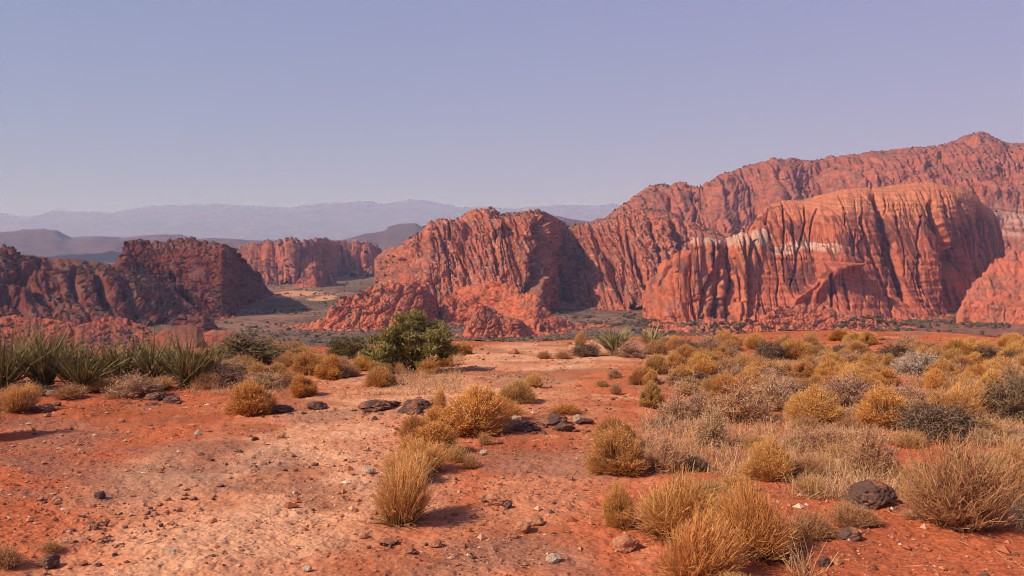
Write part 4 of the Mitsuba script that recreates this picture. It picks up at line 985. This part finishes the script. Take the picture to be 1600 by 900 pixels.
def blob_mesh(pts, size, rng, squash=.8, col=(.10, .095, .05), vary=.3):
    """Small far bushes: rough little tufts, one mesh."""
    n = len(pts)
    v = np.array(ICO.vertices)
    V = v[None] * (1 + .42 * (rng.random((n, len(v), 1)) - .5) * 2) * np.asarray(size)[:, None, None] * np.array([1, 1, squash])
    V = V + (pts + np.array([0, 0, .25]) * np.asarray(size)[:, None])[:, None]
    F = (np.arange(n)[:, None, None] * len(v) + np.array(ICO.faces)[None]).reshape(-1, 3)
    c = np.asarray(col)[None, None] * (1 + vary * (rng.random((n, 1, 1)) * 2 - 1)) * (1 + .12 * rng.normal(size=(n, 1, 3)))
    C = np.broadcast_to(c, V.shape)
    return mikit.ply((V.reshape(-1, 3), F), 'pebble_material', color=np.clip(C.reshape(-1, 3), .01, .6))


srng = np.random.default_rng(17)
n = 9000
d_, a_ = 450 * (1500 / 450) ** (srng.random(n) ** 1.3), -.34 + .90 * srng.random(n)
x, y = d_ * np.sin(a_), d_ * np.cos(a_)
keep = (n2(x / 45, y / 45, 8) + .5 * n2(x / 14, y / 14, 9)) > .62
x, y, d_ = x[keep], y[keep], d_[keep]
scene['valley_scrub'] = blob_mesh(np.stack([x, y, ground(x, y)], -1), .45 + 1.3 * srng.random(len(x)) ** 2.2, srng, .75, (.085, .072, .046), .45)
tag('valley_scrub', 'grey green scrub dotted over the valley floor', 'scrub', kind='stuff')


def cover(key, name, label, n, size, nz_min, seed, col=(.075, .062, .040)):
    P = SURF[key]
    rng = np.random.default_rng(seed)
    N = np.cross(np.gradient(P, axis=0), np.gradient(P, axis=1))
    N /= np.linalg.norm(N, axis=-1, keepdims=True) + 1e-9
    nz = np.abs(N[..., 2]).ravel()
    f = P.reshape(-1, 3)
    pick = rng.integers(0, len(f), n * 9)
    ok = pick[(nz[pick] > nz_min) & (n2(f[pick, 0] / 22, f[pick, 1] / 22, seed, f[pick, 2] / 22) > .47)][:n]
    s = size * (.4 + .9 * rng.random(len(ok)) ** 1.7)
    scene[name] = blob_mesh(f[ok] + [0, 0, .1], s, rng, .8, col)
    tag(name, label, 'scrub', kind='stuff')


cover('dark_hill', 'dark_hill_scrub', 'dark bushes dotted over the dark left hill', 1300, 1.4, .50, 1, (.050, .044, .030))
cover('dark_butte', 'dark_butte_scrub', 'dark bushes on the ledges of the left butte', 300, 1.0, .5, 2, (.050, .044, .030))
cover('central_mountain', 'mountain_scrub', 'dark bushes dotted over the central mountain', 1300, 1.1, .55, 3, (.070, .058, .038))
cover('red_ridge', 'ridge_scrub', 'dark bushes along the top of the red ridge', 900, 2.0, .74, 4, (.070, .058, .038))
cover('walled_mesa', 'mesa_scrub', 'dark bushes on top of the walled mesa', 350, 2.2, .6, 5)
cover('rubble_bank', 'rubble_scrub', 'green bushes between the fallen blocks under the butte', 450, 1.3, .45, 6, (.072, .060, .036))
cover('jumbled_outcrop', 'outcrop_scrub', 'bushes in the cracks of the jumbled outcrop', 160, 1.1, .55, 7)
cover('red_ledge', 'ledge_scrub', 'bushes in the hollows of the red ledges', 260, 1.0, .55, 8)
# fallen blocks along the feet of the cliffs
tp, ts = [], []
for key, m, reach in (('central_mountain', 620, 22), ('fluted_cliff', 300, 16), ('great_butte', 520, 22), ('rubble_bank', 420, 12), ('jumbled_outcrop', 380, 14), ('boulder_outcrop', 380, 14), ('rounded_knob', 90, 6), ('dark_butte', 260, 18), ('dark_hill', 220, 20), ('walled_mesa', 160, 26), ('slickrock_slope', 140, 16), ('red_ledge', 160, 10)):
    Pb = SURF[key][:, 0, :2]
    q = Pb[srng.integers(0, len(Pb), m)]
    rr = np.linalg.norm(q, axis=1, keepdims=True)
    q = q - q / rr * (reach * srng.random((m, 1)) ** 1.8 - 3) + srng.normal(size=(m, 2)) * 2
    tp.append(np.concatenate([q, ground(q[:, 0], q[:, 1])[:, None]], 1))
    ts.append(.35 + 1.9 * srng.random(m) ** 3.2)
scene['talus'] = blob_mesh(np.vstack(tp), np.concatenate(ts), srng, .7, (.36, .118, .072), .35)
tag('talus', 'fallen red blocks strewn along the feet of the cliffs', 'rubble', kind='stuff')
# thick line of bushes along the foot of the butte and the cliffs
k = 1100
pxs = srng.uniform(860, 1620, k)
dd = 60 * F0 / (np.interp(pxs, [860, 1000, 1100, 1250, 1400, 1520, 1620], [500, 505, 512, 512, 511, 507, 505]) + srng.normal(size=k) * 4.5 - HORIZON)
q = at_depth(pxs, 500 + 0 * pxs, dd)
q[:, 2] = ground(q[:, 0], q[:, 1])
q = q[n2(q[:, 0] / 18, q[:, 1] / 40, 12) > .42]
scene['foot_scrub'] = blob_mesh(q, .7 + 1.6 * srng.random(len(q)) ** 1.5, srng, .8, (.072, .060, .036), .4)
tag('foot_scrub', 'dark green bushes along the foot of the right hand cliffs', 'scrub', kind='stuff')
# ------------------------------------------------------------------ stones
SPH = trimesh.creation.icosphere(subdivisions=4, radius=1.0)
SPH3 = trimesh.creation.icosphere(subdivisions=3, radius=1.0)


def rock_mesh(seed, size=(1, 1, 1), rough=.25, facets=9, pits=0., src=SPH):
    rng = np.random.default_rng(seed)
    v = np.array(src.vertices)
    nrm = unit(rng.normal(size=(facets, 3)))
    cut = .62 + .3 * rng.random(facets)
    r = np.ones(len(v))
    for a, c in zip(nrm, cut):
        h = v @ a
        r = np.where(h * r > c, c / np.maximum(h, 1e-6), r)
    r = r + rough * (meshkit.fbm(v * 2.3 + seed * 3.1, 4, seed) - .5)
    r = r + rough * .35 * (meshkit.noise(v * 7 + seed, seed + 1) - .5)
    if pits:
        r = r - pits * np.maximum(meshkit.noise(v * 9 + 5, seed + 2) - .58, 0) * 2.4
    return trimesh.Trimesh(v * r[:, None] * np.asarray(size), src.faces, process=False)


def rock(px, py, w, h, material, name, label, depth=None, seed=None, sink=.22, rot=0., pits=0., rough=.45, group=None, src=SPH, facets=9):
    p = drop(px, py)
    m = math.hypot(p[0], p[1]) / F0
    a, c = w * m / 2 * 1.02, h * m / 2 * 1.15
    b = a * (.7 if depth is None else depth)
    key = numbered(name)
    scene[key] = mikit.ply(rock_mesh(seed if seed is not None else int(px * 3 + py), (a, b, c), rough, facets, pits, src), material, smooth=35 if src is SPH3 else True,
                           to_world=T().translate([p[0], p[1] + b * .6, p[2] + c * (1 - 2 * sink)]).rotate([0, 0, 1], rot))
    tag(key, label, 'rock', group)
    return key


rock(1366, 793, 76, 44, 'lava_material', 'boulder', 'large pitted dark brown boulder half buried at the right', pits=.16, sink=.30, rough=.2, depth=.9, facets=3)
rock(1330, 846, 34, 22, 'lava_material', 'lava_rock', 'dark reddish rock on bare soil below the pitted boulder', pits=.1)
rock(1289, 886, 20, 16, 'lava_material', 'rock', 'small grey block near the bottom edge below the dark reddish rock')
rock(1311, 884, 16, 11, 'stone_material', 'rock', 'small brown block right of the small grey block near the bottom edge')
SLAB = 'lava_material'
rock(584, 640, 55, 17, SLAB, 'lava_slab', 'flat black lava slab left of the trail row, the left one of two', depth=.8, sink=.34)
rock(607, 636, 37, 12, SLAB, 'lava_slab', 'flat lava slab right against the left black slab', depth=.8, sink=.34)
rock(650, 640, 43, 20, SLAB, 'lava_slab', 'black lava slab just behind the trail row, the right one of two', depth=.8, sink=.34)
rock(672, 634, 39, 10, SLAB, 'lava_slab', 'low lava slab between the right black slab and the small gold tuft', depth=.8, sink=.34)
rock(640, 647, 36, 18, SLAB, 'lava_rock', 'round black lava rock at the front of the right black slab', depth=.8, sink=.34)
rock(432, 645, 46, 15, SLAB, 'lava_slab', 'dark lava rock at the right foot of the large left gold dome', depth=.7, sink=.34)
rock(494, 640, 34, 16, SLAB, 'lava_rock', 'single black rock left of the flat black slabs', depth=.8, sink=.34)
rock(808, 672, 65, 17, SLAB, 'lava_slab', 'long dark lava slab in the shade right of the widest golden dome', depth=.7, sink=.34)
rock(866, 664, 56, 20, SLAB, 'lava_slab', 'broad dark lava slab below the flat gold grass strip', depth=.7, sink=.34)
rock(884, 673, 30, 15, SLAB, 'lava_rock', 'small black lava rock at the front of the broad slab', depth=.8, sink=.34)
rock(912, 662, 34, 9, SLAB, 'lava_slab', 'low dark slab at the right end of the broad lava slab', depth=.7, sink=.34)
rock(1042, 664, 46, 12, SLAB, 'lava_slab', 'low black lava slab before the grey purple twig pair', depth=.7, sink=.34)
rock(1064, 676, 34, 12, SLAB, 'lava_rock', 'dark broken lava just right of the low black slab', depth=.8, sink=.34)
rock(241, 626, 34, 14, SLAB, 'lava_rock', 'black rock below the pinkish twig shrub, left of two', depth=.7, sink=.34)
rock(266, 629, 26, 12, SLAB, 'lava_rock', 'black rock below the pinkish twig shrub, right of two', depth=.7, sink=.34)
rock(62, 644, 34, 14, SLAB, 'lava_rock', 'black rock right of the straw tuft at the left edge', depth=.7, sink=.34)
rock(88, 634, 12, 6, SLAB, 'lava_rock', 'tiny black rock farther right of the straw tuft at the left edge')
rock(76, 886, 32, 18, SLAB, 'lava_rock', 'black rock in the lower left corner')
rock(153, 781, 18, 14, SLAB, 'lava_rock', 'black rock alone on the left bare soil')
rock(606, 851, 34, 9, SLAB, 'lava_slab', 'flat purplish slab in front of the nearest fan-shaped clump', depth=.7, sink=.35)
rock(77, 618, 14, 8, 'pale_stone_material', 'pale_stone', 'pale stone below the left yuccas')
rock(808, 662, 17, 11, 'pale_stone_material', 'pale_stone', 'white stone lying on the long dark lava slab', sink=-.1)
rock(902, 664, 13, 13, 'pale_stone_material', 'pale_stone', 'pinkish white stone on the broad dark lava slab', sink=-.05)
rock(865, 880, 24, 15, 'pale_stone_material', 'pale_stone', 'white stone near the bottom edge in the middle')
rock(575, 742, 22, 14, 'pale_stone_material', 'pale_stone', 'whitish stone left of the trail row')
rock(756, 711, 14, 9, 'pale_stone_material', 'pale_stone', 'whitish stone right of the trail row')
rock(985, 820, 26, 15, 'pale_stone_material', 'pale_stone', 'cream stone under the upright gold shrub')
rock(979, 862, 40, 26, 'stone_material', 'rock', 'grey brown angular rock left of the frontmost straw clump')
rock(438, 685, 14, 11, 'stone_material', 'rock', 'single brown stone on the pale trail')
rock(566, 842, 16, 10, 'stone_material', 'rock', 'tan stone left of the flat purplish slab')
rock(636, 868, 18, 14, 'stone_material', 'rock', 'tan stone below the flat purplish slab')
rock(680, 855, 22, 12, 'stone_material', 'rock', 'grey stone right of the flat purplish slab')
rock(775, 790, 34, 20, 'stone_material', 'rock', 'reddish brown rock right of the nearest fan-shaped clump')
rock(760, 786, 16, 13, 'lava_material', 'rock', 'dark rock touching the reddish brown rock')
rock(793, 794, 14, 11, 'lava_material', 'rock', 'dark rock at the right of the reddish brown rock')
rock(190, 660, 10, 6, 'stone_material', 'rock', 'small brown stone on the left bare soil below the twig shrub')
rock(308, 680, 12, 6, 'pale_stone_material', 'pale_stone', 'white pebble left of the pale trail')
rock(265, 866, 18, 7, 'pale_stone_material', 'pale_stone', 'flat cream stone at the lower left')
rock(480, 893, 16, 9, 'pale_stone_material', 'pale_stone', 'cream stone at the bottom edge')
rock(1228, 640, 16, 8, 'pale_stone_material', 'pale_stone', 'pale stone between the big grey twigs and the left gold dome')
rock(1586, 805, 22, 10, 'pale_stone_material', 'pale_stone', 'pale stone at the right edge')
rock(818, 832, 30, 18, 'stone_material', 'rock', 'tan broken rock, left of a heap in front of the lava slabs')
rock(836, 822, 28, 16, 'stone_material', 'rock', 'brown broken rock, top of a heap in front of the lava slabs')
rock(800, 842, 20, 14, 'stone_material', 'rock', 'tan broken rock, lowest of a heap in front of the lava slabs')
rrng = np.random.default_rng(41)
# clusters of grey broken stones on the left soil, and stones scattered everywhere
VAR = {m: [mikit.ply(rock_mesh(900 + k, (1, .8, .6), .3, 9, 0, SPH3), m, smooth=35) for k in range(4)] for m in ('stone_material', 'lava_material', 'pale_stone_material')}


def scatter(px, py, w, mat, label, group):
    p = drop(px, py)
    m = math.hypot(p[0], p[1]) / F0
    key = numbered('stone')
    s = w * m / 2
    scene[key] = {**VAR[mat][int(rrng.integers(0, 4))], 'to_world': T().translate([p[0], p[1], p[2] + s * .12]).rotate([0, 0, 1], float(rrng.uniform(0, 360))).rotate([1, 0, 0], float(rrng.uniform(-25, 25))).scale([s, s, s * float(rrng.uniform(.7, 1.2))])}
    tag(key, label, 'stone', group)


for cx, cy, sx, sy, n in ((110, 790, 34, 8, 14), (160, 815, 30, 8, 12), (255, 810, 26, 14, 22), (320, 770, 34, 9, 14), (125, 842, 24, 10, 12), (170, 862, 14, 12, 10), (460, 775, 16, 4, 6), (450, 725, 30, 6, 10), (380, 700, 40, 8, 10)):
    for k in range(n):
        scatter(cx + rrng.normal() * sx, cy + rrng.normal() * sy, rrng.uniform(5, 13), 'lava_material' if rrng.random() < .45 else 'stone_material', 'small broken stone in a grey patch on the bare soil at the left', 'broken stones in grey patches on the left soil')
for cx, cy, sx, sy, n in ((584, 640, 34, 6, 12), (655, 642, 32, 6, 12), (815, 672, 34, 6, 12), (870, 668, 34, 6, 14), (1045, 668, 30, 6, 12), (440, 648, 22, 5, 7), (250, 630, 24, 4, 6), (608, 853, 22, 6, 6), (75, 888, 20, 6, 6), (1075, 690, 20, 12, 8)):
    for k in range(n):
        scatter(cx + rrng.normal() * sx, cy + rrng.normal() * sy, rrng.uniform(5, 14), 'lava_material', 'small black lava fragment lying around the dark slabs', 'black fragments around the lava slabs')
for k in range(150):
    py = 585 + 310 * rrng.random() ** .9
    px = 20 + 960 * rrng.random()
    u = rrng.random()
    mat = 'pale_stone_material' if u < .10 else 'lava_material' if u < .3 else 'stone_material'
    scatter(px, py, rrng.uniform(4, 8) * (.6 + .6 * (py - 560) / 340), mat, {'pale_stone_material': 'small pale stone scattered on the open soil', 'lava_material': 'small dark stone scattered on the open soil', 'stone_material': 'small brown stone scattered on the open soil'}[mat],
            {'pale_stone_material': 'pale stones scattered on the soil', 'lava_material': 'dark stones scattered on the soil', 'stone_material': 'brown stones scattered on the soil'}[mat])

# dead twigs and straw lying about on the bare soil
n = 2600
th, rr_ = rrng.uniform(-.55, .55, n), 4.4 + 15 * rrng.random(n) ** 1.2
x, y = rr_ * np.sin(th), rr_ * np.cos(th)
keep = n2(x * .8, y * .8, 88) + .35 * sstep(-.05, .25, th) > .50
x, y = x[keep], y[keep]
a, ll = rrng.uniform(0, 6.28, len(x)), rrng.uniform(.02, .13, len(x))
lit0 = np.stack([x, y, ground(x, y) + clods(x, y) + .006], -1)
x, y = x + ll * np.cos(a), y + ll * np.sin(a)
lit1 = np.stack([x, y, ground(x, y) + clods(x, y) + rrng.uniform(.004, .03, len(x))], -1)
scene['litter'] = shape(blades(lit0, lit1, .006, rrng, .15, 0, .5, 2, (.26, .17, .11), (.40, .28, .19), .45), 'plant_material')
tag('litter', 'dead twigs and straw bits lying on the bare soil', 'litter', kind='stuff')

# gravel
n = 30000
th, rr_ = rrng.uniform(-.56, .56, n), 4.4 + 24 * rrng.random(n) ** 1.15
x, y = rr_ * np.sin(th), rr_ * np.cos(th)
keep = n2(x * .9, y * .9, 61) + .6 * n2(x * 3, y * 3, 62) > .55 + .25 * rrng.random(n)
x, y = x[keep], y[keep]
n = len(x)
OCT = trimesh.creation.icosphere(subdivisions=0)
OCT = trimesh.convex.convex_hull(np.array([[1, 0, 0], [-1, 0, 0], [0, 1, 0], [0, -1, 0], [0, 0, 1], [0, 0, -1.]]))
v = np.array(OCT.vertices)
v /= np.linalg.norm(v[0])
s = .0076 * np.exp(rrng.normal(size=n) * .55) * np.interp(np.hypot(x, y), [4, 25], [1, 1.7])
V = v[None] * (1 + .35 * (rrng.random((n, 6, 1)) * 2 - 1)) * s[:, None, None] * np.stack([rrng.uniform(.8, 1.5, n), rrng.uniform(.8, 1.5, n), rrng.uniform(.5, .9, n)], -1)[:, None]
gz = ground(x, y) + clods(x, y, np.clip(1 - (np.hypot(x, y) - 26) / 8, 0, 1))
V = V + np.stack([x, y, gz + s * .25], -1)[:, None]
pal = np.array([(.40, .17, .095), (.30, .11, .06), (.50, .30, .20), (.12, .075, .065), (.58, .46, .37)])
ci = rrng.choice(5, n, p=[.40, .30, .16, .11, .03])
C = pal[ci] * rrng.uniform(.75, 1.2, (n, 1))
scene['gravel'] = mikit.ply((V.reshape(-1, 3), (np.arange(n)[:, None, None] * 6 + np.array(OCT.faces)[None]).reshape(-1, 3)), 'pebble_material', color=np.repeat(C, 6, axis=0))
tag('gravel', 'fine gravel strewn over the bare soil', 'gravel', kind='stuff')

# ------------------------------------------------------------------ the smoky air
scene['haze_medium'] = {'type': 'homogeneous', 'albedo': {'type': 'rgb', 'value': [.73, .85, .99]}, 'sigma_t': {'type': 'rgb', 'value': [.74e-4, .84e-4, 1.28e-4]}}
scene['haze'] = {'type': 'cube', 'to_world': T().translate([0, 0, 360]).scale([26000, 26000, 660]), 'bsdf': {'type': 'null'}, 'interior': {'type': 'ref', 'id': 'haze_medium'}}
tag('haze', 'smoky blue haze over the whole canyon', kind='stuff')
